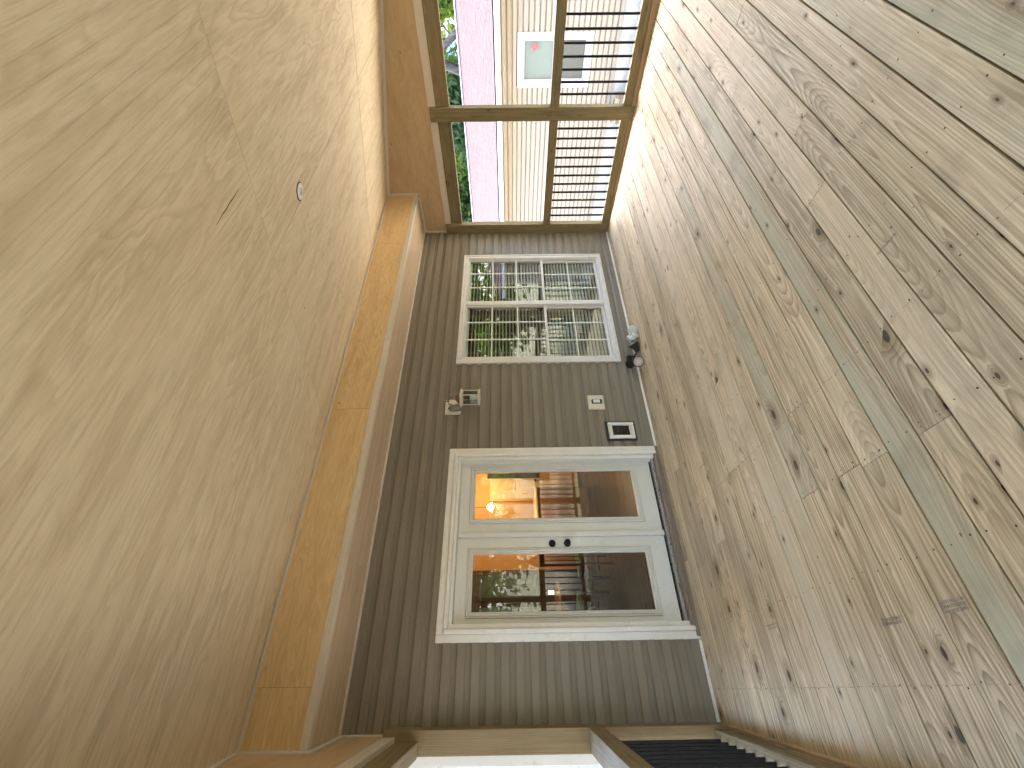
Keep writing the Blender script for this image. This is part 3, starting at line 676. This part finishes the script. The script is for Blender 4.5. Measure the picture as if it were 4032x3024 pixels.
# ================================================================== two twin-head floodlights left lying on the floor by the wall
def floodlight(name, label, body, spec):
    t = thing(name, label, 'floodlight', spec['at'], 'twin floodlights lying by the wall')
    x, y, z = spec['at']
    c = Vector(spec['hub'])
    lathe('mounting_plate', [(spec['pr'], 0), (spec['pr'], .018), (spec['pr']*.86, .026), (spec['pr']*.5, .030), (0, .031)], body, t, aim(spec['plate'][0], spec['plate'][1]), 28)
    if spec.get('plate_face'):
        lathe('plate_cover', [(spec['pr']*.86, .0), (spec['pr']*.84, .006), (spec['pr']*.4, .009), (0, .0095)], spec['plate_face'], t, aim(Vector(spec['plate'][0])+Vector(spec['plate'][1]).normalized()*.022, spec['plate'][1]), 28)
        o = lathe('knockout_ring', [(.024, 0), (.024, .004), (.017, .004), (.017, 0)], MT['cream'], t, aim(Vector(spec['plate'][0])+Vector(spec['plate'][1]).normalized()*.031, spec['plate'][1]), 20)
        link('knockout_bar', box_mesh(.034, .009, .004, .001, MT['cream'], 'knockout_bar'), None, t, aim(Vector(spec['plate'][0])+Vector(spec['plate'][1]).normalized()*.034, spec['plate'][1], R(35)))
    for (p, d, rr, ln, lensm) in spec['heads']:
        p = Vector(p); d = Vector(d).normalized()
        M_ = aim(p, d)
        lathe('lamp_head', [(rr*.34, -ln), (rr*.5, -ln*.93), (rr*.62, -ln*.55), (rr*.8, -ln*.25), (rr*.97, -.012), (rr, 0), (rr*.985, .008), (rr*.92, .009)], body, t, M_, 28)
        if lensm is not None: lathe('lens', [(rr*.915, .0035), (rr*.9, .012), (rr*.6, .018), (rr*.25, .021), (0, .0215)], lensm, t, M_, 28)
        tube('arm', [c, (c+(p-d*ln))/2+Vector((0, 0, .006)), p-d*ln*.9], .011, body, t, 8)
    return t
lens_w = plain('frosted_lens', (.50, .52, .53), .18, .5, .18, 60.)
beige = plain('beige_cover', (.42, .37, .29), .45, .4, .08, 25., ((.3, .24, .17), .3))
cd = Vector((-.62, -.78, .28))
floodlight('floodlight', 'white twin-head floodlight lying on the floorboards under the window', MT['wplas'], dict(at=(3.58, -.22, 0), hub=(3.60, -.19, .045), pr=.052,
    plate=((3.60, -.15, .035), (.3, .6, .2)), plate_face=None,
    heads=[((3.635, -.275, .058), (-.55, -.8, .22), .060, .075, lens_w), ((3.560, -.20, .10), (-.5, .2, .95), .046, .075, lens_w), ((3.550, -.29, .040), (.25, -.55, -.28), .046, .07, lens_w)]))
floodlight('floodlight', 'black twin-head floodlight with beige round cover lying at the foot of the wall', MT['bplas'], dict(at=(3.28, -.22, 0), hub=(3.30, -.17, .075), pr=.066,
    plate=((3.175, -.235, .064), (-.62, -.75, .10)), plate_face=beige,
    heads=[((3.455, -.215, .062), (.70, -.35, .45), .060, .10, lens_w), ((3.285, -.16, .135), (-.45, -.3, .75), .040, .085, None), ((3.235, -.11, .125), (-.5, -.2, .55), .055, .07, None)]))

# ================================================================== room behind the glass
room = thing('interior_room', None, None, (2.5, 2.6, .08), kind='structure')
om = plain('orange_wall_paint', (.62, .31, .10), .6, .3, .06, 2.)
fl = wood('dark_wood_floor', (.022, .013, .011), (.011, .007, .006), 60., .5, .0, green=(.02, .013, .01), pink=(.02, .013, .011), bright=.2, rough=.3, spec=.5, stain=.1)
for i in range(38):
    bx('floor_board', (-.4, 5.9), (.15+i*.13, .278+i*.13), (.055, .080), fl, room, 'x', .001)
bx('back_wall', (-.42, 5.9), (4.95, 5.05), (.0, 2.75), om, room, 'x', 0)
bx('side_wall', (-.42, -.36), (.142, 4.95), (.0, 2.75), om, room, 'y', 0)
bx('side_wall', (5.9, 5.96), (.142, 4.95), (.0, 2.75), om, room, 'y', 0)
bx('partition', (2.90, 2.98), (.142, 2.3), (.081, 2.65), om, room, 'y', 0)
dp = plain('unlit_room_tone', (.045, .05, .04), .8, .2, .3, 2.)  # added partitions, coloured dark to stand in for the unlit room behind the window
bx('partition', (2.981, 3.0), (.142, 2.3), (.081, 2.65), dp, room, 'y', 0); bx('partition', (3.001, 5.899), (2.2, 2.3), (.081, 2.65), dp, room, 'x', 0)
bx('partition', (5.85, 5.899), (.142, 2.199), (.081, 2.65), dp, room, 'y', 0); bx('partition', (3.001, 5.849), (.142, 2.199), (2.60, 2.65), dp, room, 'x', 0)
bx('room_ceiling', (-.42, 5.9), (.142, 5.05), (2.66, 2.75), plain('room_ceiling_paint', (.7, .52, .3), .7, .2), room, 'x', 0)
bx('crown_moulding', (-.3, 5.9), (4.90, 4.949), (2.42, 2.52), plain('ochre_trim', (.55, .25, .08), .5, .3), room, 'x', .01)
cab = thing('kitchen_island', 'brown wooden half wall cabinet inside the room behind the right door leaf', 'cabinet', (3.0, 3.6, .08))
brown = wood('stained_cabinet', (.30, .13, .055), (.15, .06, .03), 60., .5, .0, green=(.26, .12, .05), pink=(.28, .12, .05), bright=.05, rough=.35)
bx('carcass', (2.35, 3.14), (3.5, 4.3), (.08, 1.10), brown, cab, 'z', .004)
bx('worktop', (2.32, 3.17), (3.47, 4.32), (1.101, 1.14), plain('pale_worktop', (.6, .45, .27), .4, .4), cab, 'x', .004)
for a in (2.40, 2.78): bx('cabinet_door', (a, a+.34), (3.484, 3.499), (.16, 1.04), brown, cab, 'z', .004)
idoor = thing('interior_door', 'six panel cream door at the back of the lit orange room', 'door', (3.6, 4.9, .08))
dm = plain('cream_door_paint', (.66, .45, .24), .5, .3)
bx('door_slab', (3.40, 3.90), (4.91, 4.945), (.09, 2.05), dm, idoor, 'z', .003)
for r_ in range(3):
    for c2 in range(2): bx('door_panel', (3.44+c2*.23, 3.63+c2*.23), (4.900, 4.9095), (.25+r_*.62, .75+r_*.62), dm, idoor, 'z', .008)
lathe('door_knob', [(.03, 0), (.012, .02), (.03, .04), (0, .06)], MT['black'], idoor, Matrix.Translation((3.86, 4.905, 1.05)) @ KM, 14)
iwin = thing('sidelight_window', 'tall narrow dark window beside the cream door in the lit room', 'window', (4.0, 4.9, 1.0))
bx('pane', (3.93, 4.06), (4.93, 4.946), (.95, 2.12), plain('night_green_glass', (.05, .07, .05), .1, .5, .6, 9.), iwin, 'z', 0)
for X in ((3.905, 3.929), (4.061, 4.085)): bx('window_frame', X, (4.915, 4.947), (.9, 2.16), dm, iwin, 'z', .002)
hut = thing('dark_hutch', 'tall dark wood hutch with glass doors behind the left door leaf', 'hutch', (1.3, 4.6, .08))
dk = wood('dark_walnut', (.075, .035, .022), (.035, .018, .012), 60., .5, .0, green=(.06, .03, .02), pink=(.07, .035, .02), bright=.05, rough=.3)
bx('carcass', (.2, 1.90), (4.5, 4.94), (.08, 2.38), dk, hut, 'z', .005)
for a in (.28, .82, 1.36):
    bx('hutch_door', (a, a+.50), (4.478, 4.499), (1.05, 2.28), dk, hut, 'z', .006)
    bx('glass_pane', (a+.06, a+.44), (4.470, 4.4775), (1.12, 2.2), plain('dim_glass', (.12, .15, .14), .06, .5, .4, 6.), hut, 'z', 0)
    bx('drawer', (a, a+.50), (4.478, 4.499), (.2, .98), dk, hut, 'x', .006)
def chair(x, y, rz, label, seatm):
    t = thing('dining_chair', label, 'chair', (x, y, .08), 'dark spindle chairs inside the room')
    M0 = Matrix.Translation((x, y, .08)) @ Matrix.Rotation(rz, 4, 'Z')
    def q(n, X, Y, Zr, m=dk):
        d = (X[1]-X[0], Y[1]-Y[0], Zr[1]-Zr[0]); link(n, box_mesh(*d, .004, m, n), None, t, M0 @ Matrix.Translation((sum(X)/2, sum(Y)/2, sum(Zr)/2)))
    q('seat', (-.22, .22), (-.21, .21), (.43, .46)); q('cushion', (-.2, .2), (-.19, .19), (.4605, .50), seatm)
    for sx in (-1, 1):
        q('leg', (sx*.19-.018, sx*.19+.018), (-.19, -.155), (0, .43)); q('leg', (sx*.19-.018, sx*.19+.018), (.165, .20), (0, .43))
        q('back_post', (sx*.2-.016, sx*.2+.016), (.175, .205), (.4601, 1.02))
    q('crest_rail', (-.22, .22), (.172, .208), (1.021, 1.10)); q('stretcher', (-.17, .17), (-.012, .012), (.18, .205))
    for i in range(5): q('spindle', (-.13+.065*i-.008, -.13+.065*i+.008), (.182, .198), (.501, 1.02))
gcush = plain('green_cushion', (.10, .15, .10), .8, .2, .2, 20.)
chair(1.65, 2.75, R(200), 'dark spindle chair with green cushion behind the middle of the doors', gcush)
chair(1.02, 3.2, R(120), 'dark spindle chair at the table behind the left leaf of the doors', gcush)
chair(3.55, 3.0, R(-60), 'dark spindle chair behind the right edge of the right door leaf', gcush)
tb = thing('dining_table', 'round dark wood dining table behind the left door leaf', 'table', (1.15, 3.9, .08))
lathe('table_top', [(.55, 0), (.56, .02), (.55, .035), (0, .036)], brown, tb, Matrix.Translation((1.0, 3.85, .80)), 28)
lathe('pedestal', [(.2, 0), (.08, .05), (.05, .3), (.07, .6), (.12, .715)], dk, tb, Matrix.Translation((1.0, 3.85, .081)), 16)
candle = thing('candle_lamp', 'small lit candle lamp standing on the round table', 'lamp', (1.35, 3.6, .84))
wm = plain('lit_shade', (.9, .8, .6), .5, .3, .02, emit=((1., .82, .5), .25))
lathe('shade', [(.03, 0), (.03, .09), (0, .091)], wm, candle, Matrix.Translation((1.35, 3.62, .90)), 14)
lathe('stem', [(.03, 0), (.012, .01), (.012, .062)], MT['metal'], candle, Matrix.Translation((1.35, 3.62, .837)), 12)
pl = thing('pendant_lamp', 'lit pendant lamp with flared white glass shade hanging in the orange room', 'lamp', (2.59, 3.0, 1.96))
lathe('shade', [(.085, 0), (.078, .012), (.05, .05), (.03, .085), (.0, .09)], plain('glowing_shade', (.9, .8, .55), .4, .3, .02, emit=((1., .72, .32), 1.0)), pl, Matrix.Translation((2.59, 3.0, 1.915)), 20)
tube('cord', [(2.59, 3.0, 2.005), (2.59, 3.0, 2.658)], .004, MT['dark'], pl, 6)
lathe('bulb', [(.02, 0), (.03, .02), (.03, .035), (0, .05)], plain('lit_bulb', (1, .95, .8), .4, .3, .0, emit=((1., .85, .55), 12.)), pl, Matrix.Translation((2.59, 3.0, 1.895)), 12)
for (px, py, pz, e) in ((2.59, 3.0, 1.80, 3.2), (3.6, 4.2, 2.1, 2.6)):
    la = bpy.data.lights.new('room_lamp_light', 'POINT'); la.energy = e; la.color = (1., .72, .38); la.shadow_soft_size = .1
    lo = bpy.data.objects.new('room_lamp_light', la); lo.location = (px, py, pz); COL.objects.link(lo)

# ================================================================== neighbouring house to the right
NX = 12.0; NY0, NY1 = -6.3, 14.0
nh = thing('neighbour_house', 'cream sided single storey house with reddish shingle roof beyond the right railing', 'house', (NX, 3.8, -1.4))
MN = Matrix.Translation((NX, 0, 0)) @ Matrix.Rotation(R(-90), 4, 'Z')     # local x -> -world y, out (-y) -> -world x
NP = [(-.002, .0), (-.045, .0), (-.046, .004), (-.034, .080), (-.018, .090), (-.006, .100), (-.002, .124)]
zz = -1.00
NW = (-.946, .14, -.405, 1.312)
while zz < 1.72:
    segs = [(-NY1, -NY0)]
    if zz+LAP > NW[2]+.05 and zz < NW[3]-.03: segs = [(-NY1, -NW[1]+.01), (-NW[0]-.01, -NY0)]
    for a, b in segs: course('siding_course', a, b, zz, MT['nsiding'], nh, M=MN, P=NP)
    zz += LAP
for Y_, Z_ in (((NY0, NW[0]+.09), (-1.6, 1.9)), ((NW[1]-.09, NY1), (-1.6, 1.9)), ((NW[0]+.091, NW[1]-.091), (-1.6, NW[2]+.09)), ((NW[0]+.091, NW[1]-.091), (NW[3]-.09, 1.9))):
    bx('wall', (NX+.001, NX+.15), Y_, Z_, MT['dark'], nh, 'y', 0)
bx('wall', (NX, NX+8), (NY0, NY0+.15), (-1.6, 1.9), MT['nsiding'], nh, 'x', 0)
fnd = plain('parged_foundation', (.56, .52, .46), .9, .1, .2, 3., ((.25, .23, .22), .7))
bx('foundation', (NX-.02, NX+.0), (NY0, NY1), (-1.5, -1.003), fnd, nh, 'y', .004)
bx('corner_board', (NX-.03, NX+.08), (NY0-.02, NY0+.1), (-1.0, 1.75), MT['wplas'], nh, 'z', .003)
gut = plain('white_gutter', (.62, .64, .66), .4, .4, .05)
bx('gutter', (11.50, 11.62), (NY0-.3, NY1), (1.695, 1.80), gut, nh, 'y', .015)
bx('gutter_lip', (11.495, 11.62), (NY0-.3, NY1), (1.8005, 1.815), gut, nh, 'y', .003)
bx('eave_board', (11.625, 11.65), (NY0-.3, NY1), (1.70, 1.86), gut, nh, 'yz', .003)
bx('eave_soffit', (11.652, NX-.03), (NY0-.3, NY1), (1.735, 1.75), gut, nh, 'y', 0)
bx('eave_shadow_strip', (11.56, 11.66), (NY0-.3, NY1), (1.822, 1.840), MT['dark'], nh, 'y', 0)  # dark strip stands in for the shadow line above the gutter
# roof: deck + individual shingle tabs (joined: far too many)
sk = NT('pink_grey_shingle'); spx, spy, spz = sk.sep(sk.pos())
cell = sk.comb(sk.ma('FLOOR', sk.ma('DIVIDE', spx, .134)), sk.ma('FLOOR', sk.ma('DIVIDE', spy, .11)), 0.)
wn2 = sk.n.new('ShaderNodeTexWhiteNoise'); sk.put(wn2.inputs[0], cell)
sc_ = sk.mix(wn2.outputs[0], (.052, .031, .031), (.060, .037, .037)); sc_ = sk.mix(sk.mr(sk.noise(sk.pos(), 60., 3.), .4, .7, 0., .5), sc_, (.062, .041, .041))
sk.bump(sk.noise(sk.pos(), 120., 2.), .5, .004); sk.fin(sc_, .9, .2)
EX, EZ, RXX, RZ = 11.56, 1.845, 16.0, 3.0; sl_ = (RZ-EZ)/(RXX-EX); rows = 34
v = []; f = []; rg = random.Random(5)
for r_ in range(rows):
    x0 = EX+(RXX-EX)*r_/rows; x1 = EX+(RXX-EX)*(r_+1.25)/rows; y = NY0-.3-rg.uniform(0, .3)
    while y < NY1:
        w_ = rg.uniform(.14, .30); th = rg.choice((.006, .008)); d = rg.choice((0., 0., .0, .02))
        a = (x0+d, EZ+(x0+d-EX)*sl_+th); b = (x1, EZ+(x1-EX)*sl_+.001); n = len(v)
        v += [(a[0], y+.003, a[1]), (a[0], y+w_-.003, a[1]), (b[0], y+w_-.003, b[1]), (b[0], y+.003, b[1]), (a[0], y+.003, a[1]-th), (a[0], y+w_-.003, a[1]-th)]
        f += [(n, n+3, n+2, n+1), (n, n+1, n+5, n+4)]; y += w_
tag(mesh_obj('roof_shingles', v, f, sk.m, nh), kind='stuff')
mesh_obj('roof', [(EX, NY0-.3, EZ-.004), (EX, NY1, EZ-.004), (RXX, NY1, RZ-.004), (RXX, NY0-.3, RZ-.004), (20.4, NY0-.3, EZ), (20.4, NY1, EZ), (RXX, NY1, EZ), (RXX, NY0-.3, EZ)], [(0, 3, 2, 1), (3, 4, 5, 2), (0, 7, 4, 3), (1, 2, 5, 6), (0, 1, 6, 7), (7, 6, 5, 4)], MT['dark'], nh)
bx('ridge_cap', (RXX-.12, RXX+.12), (NY0-.3, NY1), (RZ-.01, RZ+.03), plain('lilac_ridge_cap', (.52, .44, .52), .8, .2, .2, 12.), nh, 'y', .01)
# window of that house
nw = bx('window', (NX-.002, NX+.02), (NW[0]+.1, NW[1]-.1), (NW[2]+.06, NW[2]+.07), MT['dark'], nh, 'y', 0)
nwh = plain('white_window_vinyl', (.50, .49, .52), .4, .4, .03)
def nfr(w0, w1, x0, x1, Y, Zr, name, m=nwh):
    bx(name, (x0, x1), (Y[0]+w0, Y[0]+w1), (Zr[0]+w0, Zr[1]-w0), m, nw, 'z', .003); bx(name, (x0, x1), (Y[1]-w1, Y[1]-w0), (Zr[0]+w0, Zr[1]-w0), m, nw, 'z', .003)
    bx(name, (x0, x1), (Y[0]+w1, Y[1]-w1), (Zr[1]-w1, Zr[1]-w0), m, nw, 'y', .003); bx(name, (x0, x1), (Y[0]+w1, Y[1]-w1), (Zr[0]+w0, Zr[0]+w1), m, nw, 'y', .003)
NYr = (NW[0], NW[1]); NZr = (NW[2], NW[3])
nfr(0, .08, NX-.05, NX+.01, NYr, NZr, 'window_casing'); nfr(.081, .115, NX-.035, NX+.03, NYr, NZr, 'window_frame')
nfr(.0, .045, NX-.02, NX+.01, (NW[0]+.116, NW[1]-.116), (.43, NW[3]-.116), 'upper_sash'); nfr(.0, .045, NX+.012, NX+.04, (NW[0]+.116, NW[1]-.116), (NW[2]+.116, .47), 'lower_sash')
bx('pane', (NX-.006, NX-.003), (NW[0]+.15, NW[1]-.15), (.46, NW[3]-.15), MT['glass'], nw, 'y', 0)
bx('pane', (NX+.02, NX+.023), (NW[0]+.15, NW[1]-.15), (NW[2]+.15, .43), MT['glass'], nw, 'y', 0)
bsl = plain('mint_blind_slat', (.30, .37, .335), .5, .3, .03); gsl = plain('grey_blind_slat', (.11, .125, .125), .5, .3, .05)
v = []; f = []
def slats(z0_, z1_, name, m, tilt):
    v = []; f = []; z = z0_
    while z < z1_:
        n = len(v); v += [(NX+.055, NW[0]+.12, z), (NX+.055, NW[1]-.12, z), (NX+.055+.03*math.cos(tilt), NW[1]-.12, z+.044*math.sin(tilt)), (NX+.055+.03*math.cos(tilt), NW[0]+.12, z+.044*math.sin(tilt))]
        f.append((n, n+1, n+2, n+3)); z += .036
    tag(mesh_obj(name, v, f, m, nw), kind='stuff')
slats(.44, 1.2, 'blind_slats', bsl, R(62)); slats(-.29, .44, 'blind_slats', gsl, R(55))
bx('dark_backing', (NX+.10, NX+.11), (NW[0]+.1, NW[1]-.1), (NW[2]+.08, NW[3]-.08), MT['dark'], nw, 'y', 0)
bm = bmesh.new(); bmesh.ops.create_circle(bm, cap_ends=True, segments=4, radius=.085)
st_ = bm_obj('sticker', bm, plain('faded_red_sticker', (.40, .10, .11), .6, .3), nw, Matrix.Translation((NX-.0065, -.66, .92)) @ Matrix.Rotation(R(-90), 4, 'Y'))
st_['label'] = 'faded red diamond sticker'
# small things by that wall
pbx = thing('wooden_planter', 'weathered wooden planter box at the foot of the neighbouring wall', 'planter', (11.6, .45, -1.32))
grw = wood('grey_weathered_wood', (.24, .20, .15), (.13, .10, .08), 90., .7, .1, bright=.15)
for i in range(3):
    bx('board', (11.40, 11.44), (.18, .75), (-1.315+i*.105, -1.215+i*.105), grw, pbx, 'yz', .004)
    bx('board', (11.441, 11.80), (.18, .22), (-1.315+i*.105, -1.215+i*.105), grw, pbx, 'xz', .004)
bx('end_board', (11.441, 11.80), (.71, .75), (-1.315, -1.0), grw, pbx, 'xz', .004)
bx('soil', (11.442, 11.79), (.225, .705), (-1.31, -1.04), gk.m, pbx, 'x', 0)
blk = thing('concrete_block', 'grey concrete block on the path by the neighbouring wall', 'block', (11.3, 3.0, -1.315))
for X in ((11.20, 11.24), (11.39, 11.43)): bx('block_wall', X, (2.85, 3.20), (-1.314, -1.12), ck, blk, 'y', .004)
for Y in ((2.85, 2.89), (3.005, 3.045), (3.16, 3.20)): bx('block_web', (11.241, 11.389), Y, (-1.314, -1.12), ck, blk, 'x', .004)
bk = thing('red_bucket', 'dark red bucket with white lid by the neighbouring wall', 'bucket', (11.3, 3.5, -1.315))
lathe('bucket', [(.12, 0), (.15, .28), (.155, .285)], plain('dark_red_plastic', (.16, .03, .03), .4, .5), bk, Matrix.Translation((11.25, 3.52, -1.314)), 20)
lathe('lid', [(.16, 0), (.16, .03), (.1, .04), (0, .042)], MT['wplas'], bk, Matrix.Translation((11.25, 3.52, -1.028)), 20)

# house far behind with grey-blue roof
gh = thing('grey_roof_house', 'house with a pale grey blue shingle roof seen between trees above the reddish roof', 'house', (26, 2., -1.4))
gr2 = plain('blue_grey_shingle', (.40, .46, .54), .85, .2, .3, 14.)
bx('wall', (25., 33.), (-7., 4.9), (-1.4, 2.6), MT['wsiding'], gh, 'y', 0)
v = []; f = []
for r_ in range(26):
    x0 = 24.4+r_*.19; z_ = 2.6+r_*.085; y = -7.5
    while y < 5.15:
        w_ = rg.uniform(.3, .5); n = len(v); th = rg.choice((.012, .03))
        v += [(x0, y, z_+th), (x0, y+w_-.01, z_+th), (x0+.24, y+w_-.01, z_+.107), (x0+.24, y, z_+.107), (x0, y, z_), (x0, y+w_-.01, z_)]; f += [(n, n+3, n+2, n+1), (n, n+1, n+5, n+4)]; y += w_
tag(mesh_obj('roof_shingles', v, f, gr2, gh), kind='stuff')
mesh_obj('roof', [(24.4, -7.5, 2.58), (24.4, 5.2, 2.58), (29.4, 5.2, 4.8), (29.4, -7.5, 4.8), (34.4, -7.5, 2.58), (34.4, 5.2, 2.58)], [(0, 3, 2, 1), (3, 4, 5, 2), (0, 1, 5, 4), (1, 2, 5), (0, 4, 3)], MT['dark'], gh)
mesh_obj('rake_board', [(24.3, 5.16, 2.50), (29.4, 5.16, 4.78), (29.4, 5.16, 4.98), (24.3, 5.16, 2.70), (24.3, 5.3, 2.50), (29.4, 5.3, 4.78), (29.4, 5.3, 4.98), (24.3, 5.3, 2.70)], [(0, 1, 2, 3), (4, 7, 6, 5), (0, 3, 7, 4), (3, 2, 6, 7), (0, 4, 5, 1)], MT['wplas'], gh)

# pale house beyond the left end
lh = thing('pale_blue_house', 'pale blue grey sided house just visible past the corner board at left end', 'house', (-3, 5.0, -1.4))
for i in range(30):
    course('siding_course', -6.5, -.65, -1.3+i*LAP*1.3, MT['wsiding'], lh, P=[(y*1.2, z*1.3) for y, z in PROF], M=Matrix.Translation((0, 6.0, 0)))
bx('light_block_wall', (-9, -4.7), (-11., 6.), (-1.4, 4.6), plain('light_block_grey', (.33, .34, .34), .9, .1), lh, 'y', 0)  # unseen wall added to block light coming in from the left
bx('wall', (-6.5, -.65), (6.001, 10), (-1.4, 3.8), MT['wsiding'], lh, 'x', 0)

# ================================================================== trees
bark = NT('bark'); bp = bark.pos(); bn = bark.noise(bark.comb(*[bark.ma('MULTIPLY', c, s) for c, s in zip(bark.sep(bp), (7., 7., 1.5))]), 1., 5., .65)
bark.bump(bn, .8, .03); bark.fin(bark.mix(bark.mr(bn, .35, .7), (.06, .045, .035), (.20, .16, .13)), .9, .1)
def leafmat(name, a, b):
    k = NT(name); k.n.remove(k.b)
    n = k.noise(k.pos(), 1.6, 4., .7); n2 = k.noise(k.pos(), 9., 2.)
    c = k.mix(k.mr(n, .35, .65), a, b); c = k.mix(1., c, k.mr(n2, .3, .7, .75, 1.3), 'MULTIPLY')
    d = k.n.new('ShaderNodeBsdfDiffuse'); t = k.n.new('ShaderNodeBsdfTranslucent'); m = k.n.new('ShaderNodeMixShader'); m.inputs[0].default_value = .4
    k.put(d.inputs[0], c); k.put(t.inputs[0], k.mix(1., c, (1.2, 1.25, .6), 'MULTIPLY')); k.t.links.new(d.outputs[0], m.inputs[1]); k.t.links.new(t.outputs[0], m.inputs[2]); k.t.links.new(m.outputs[0], k.out.inputs[0])
    return k.m
LM = [leafmat('leaf_green', (.07, .115, .03), (.16, .23, .07)), leafmat('leaf_dark', (.055, .10, .04), (.13, .19, .09)), leafmat('leaf_lime', (.08, .13, .02), (.16, .22, .045))]
def tree(label, x, y, h, rad, lm, n=7000, ls=.16, zb=-1.42, seed=1, crown_lo=.3):
    rg = np.random.default_rng(seed); rr = random.Random(seed)
    t = thing('tree', label, 'tree', (x, y, zb), 'trees around the houses')
    tr = .035*h
    pts = [(x+rr.uniform(-.1, .1)*i, y+rr.uniform(-.1, .1)*i, zb+h*.8*i/6) for i in range(7)]
    tube('trunk', pts, [tr*(1-.13*i) for i in range(7)], bark.m, t, 10)
    cents = []
    for i in range(9):
        a = rr.uniform(0, 6.28); s0 = rr.randint(2, 5); p0 = Vector(pts[s0]); d = Vector((math.cos(a), math.sin(a), rr.uniform(.25, .9)))
        p2 = p0+d*rad*rr.uniform(.5, .85); tube('limb', [p0, (p0+p2)/2+Vector((0, 0, .12*rad)), p2], [tr*.45, tr*.3, tr*.12], bark.m, t, 6); cents.append(p2)
    for i in range(34):
        a = rr.uniform(0, 6.28); q = rad*math.sqrt(rr.random()); z = zb+h*(crown_lo+(1-crown_lo)*rr.random())
        s = math.sin(math.pi*min(max((z-zb-h*crown_lo)/(h*(1-crown_lo))*.85+.12, 0), 1)); cents.append(Vector((x+q*math.cos(a)*s, y+q*math.sin(a)*s, z)))
    C = np.array([tuple(c) for c in cents]); ci = rg.integers(0, len(C), n)
    P = C[ci]+rg.normal(0, 1, (n, 3))*np.array([.19, .19, .15])*rad
    A = rg.normal(0, 1, (n, 3)); A /= np.linalg.norm(A, axis=1)[:, None]; B = np.cross(A, rg.normal(0, 1, (n, 3))); B /= np.linalg.norm(B, axis=1)[:, None]
    s = ls*rg.uniform(.6, 1.3, (n, 1))
    V = np.stack([P-A*s, P+B*s*.45, P+A*s, P-B*s*.45], 1).reshape(-1, 3)
    me = bpy.data.meshes.new('crown'); me.vertices.add(4*n); me.vertices.foreach_set('co', V.ravel())
    me.loops.add(4*n); me.loops.foreach_set('vertex_index', np.arange(4*n)); me.polygons.add(n); me.polygons.foreach_set('loop_start', np.arange(0, 4*n, 4)); me.update(calc_edges=True); me.materials.append(lm)
    link('crown', me, None, t)
TR = [(21.5, 5.6, 9, 2.7, 1, 'dark green leafy tree behind the ridge of the reddish roof, nearest the corner post'), (21., 9.5, 8.5, 2.8, 0, 'green tree behind the far end of the reddish roof'),
      (21.2, .2, 8.5, 1.3, 2, 'bright lime green tree beyond the reddish roof at the edge of view'), (30, 8.5, 11, 4., 1, 'tall dark tree in the distance left of the grey roofed house'),
      (36, 1., 12, 4.5, 0, 'tall green tree rising far behind the grey roofed house'), (25., 15., 10, 4., 0, 'broad green tree far beyond the corner post'), (35, -9., 12, 5., 1, 'wide dark tree far off behind the neighbouring houses'),
      (15., -11.5, 9, 3.2, 2, 'green tree past the near end of the neighbouring house'), (11.5, -17., 10, 3.4, 2, 'light green leafy tree in the front yard to the right'), (4.5, -15., 12, 4.6, 0, 'big green tree in front of the porch'),
      (-2.5, -12.5, 11, 4.2, 2, 'light green tree in front yard left of centre'), (-8., -14., 11, 4.5, 1, 'dark tree in the front yard at far left'), (-12.5, -2.5, 8, 3.2, 0, 'green tree beyond the driveway'), (14, -28., 12, 4.5, 0, 'tall green tree far out in the front yard'), (-12, 4, 9, 3.4, 1, 'dark green tree behind the driveway beside the pale house')]
for i, (x, y, h, rd, li, lab) in enumerate(TR):
    tree(lab, x, y, h, rd, LM[li], 22000 if i < 7 else 6000, (.17 if x < 23 else .30) if i < 7 else .19, seed=20+i)
br = thing('bare_tree', 'leafless tree with thick leaning limbs behind the ridge of the reddish roof', 'tree', (19.5, 2.2, -1.42))
tube('trunk', [(19.5, 3.1, -1.42), (19.5, 2.75, 1.5), (19.4, 2.35, 3.2), (19.3, 1.9, 4.3), (19.2, 1.2, 6.)], [.24, .2, .17, .15, .08], bark.m, br, 10)
tube('limb', [(19.4, 1.0, 2.9), (19.4, .95, 3.15), (19.3, 1.30, 3.6), (19.3, 1.75, 4.2), (19.3, 2.3, 5.)], [.17, .16, .13, .12, .10], bark.m, br, 10)
for a, b in (((19.3, 1.2, 3.5), (19.3, .7, 3.9)), ((19.3, 1.3, 3.6), (19.2, 1.1, 4.2)), ((19.4, 2.3, 3.3), (19.2, 1.6, 4.5))): tube('twig', [a, ((a[0]+b[0])/2, (a[1]+b[1])/2+.05, (a[2]+b[2])/2), b], [.04, .03, .015], bark.m, br, 6)
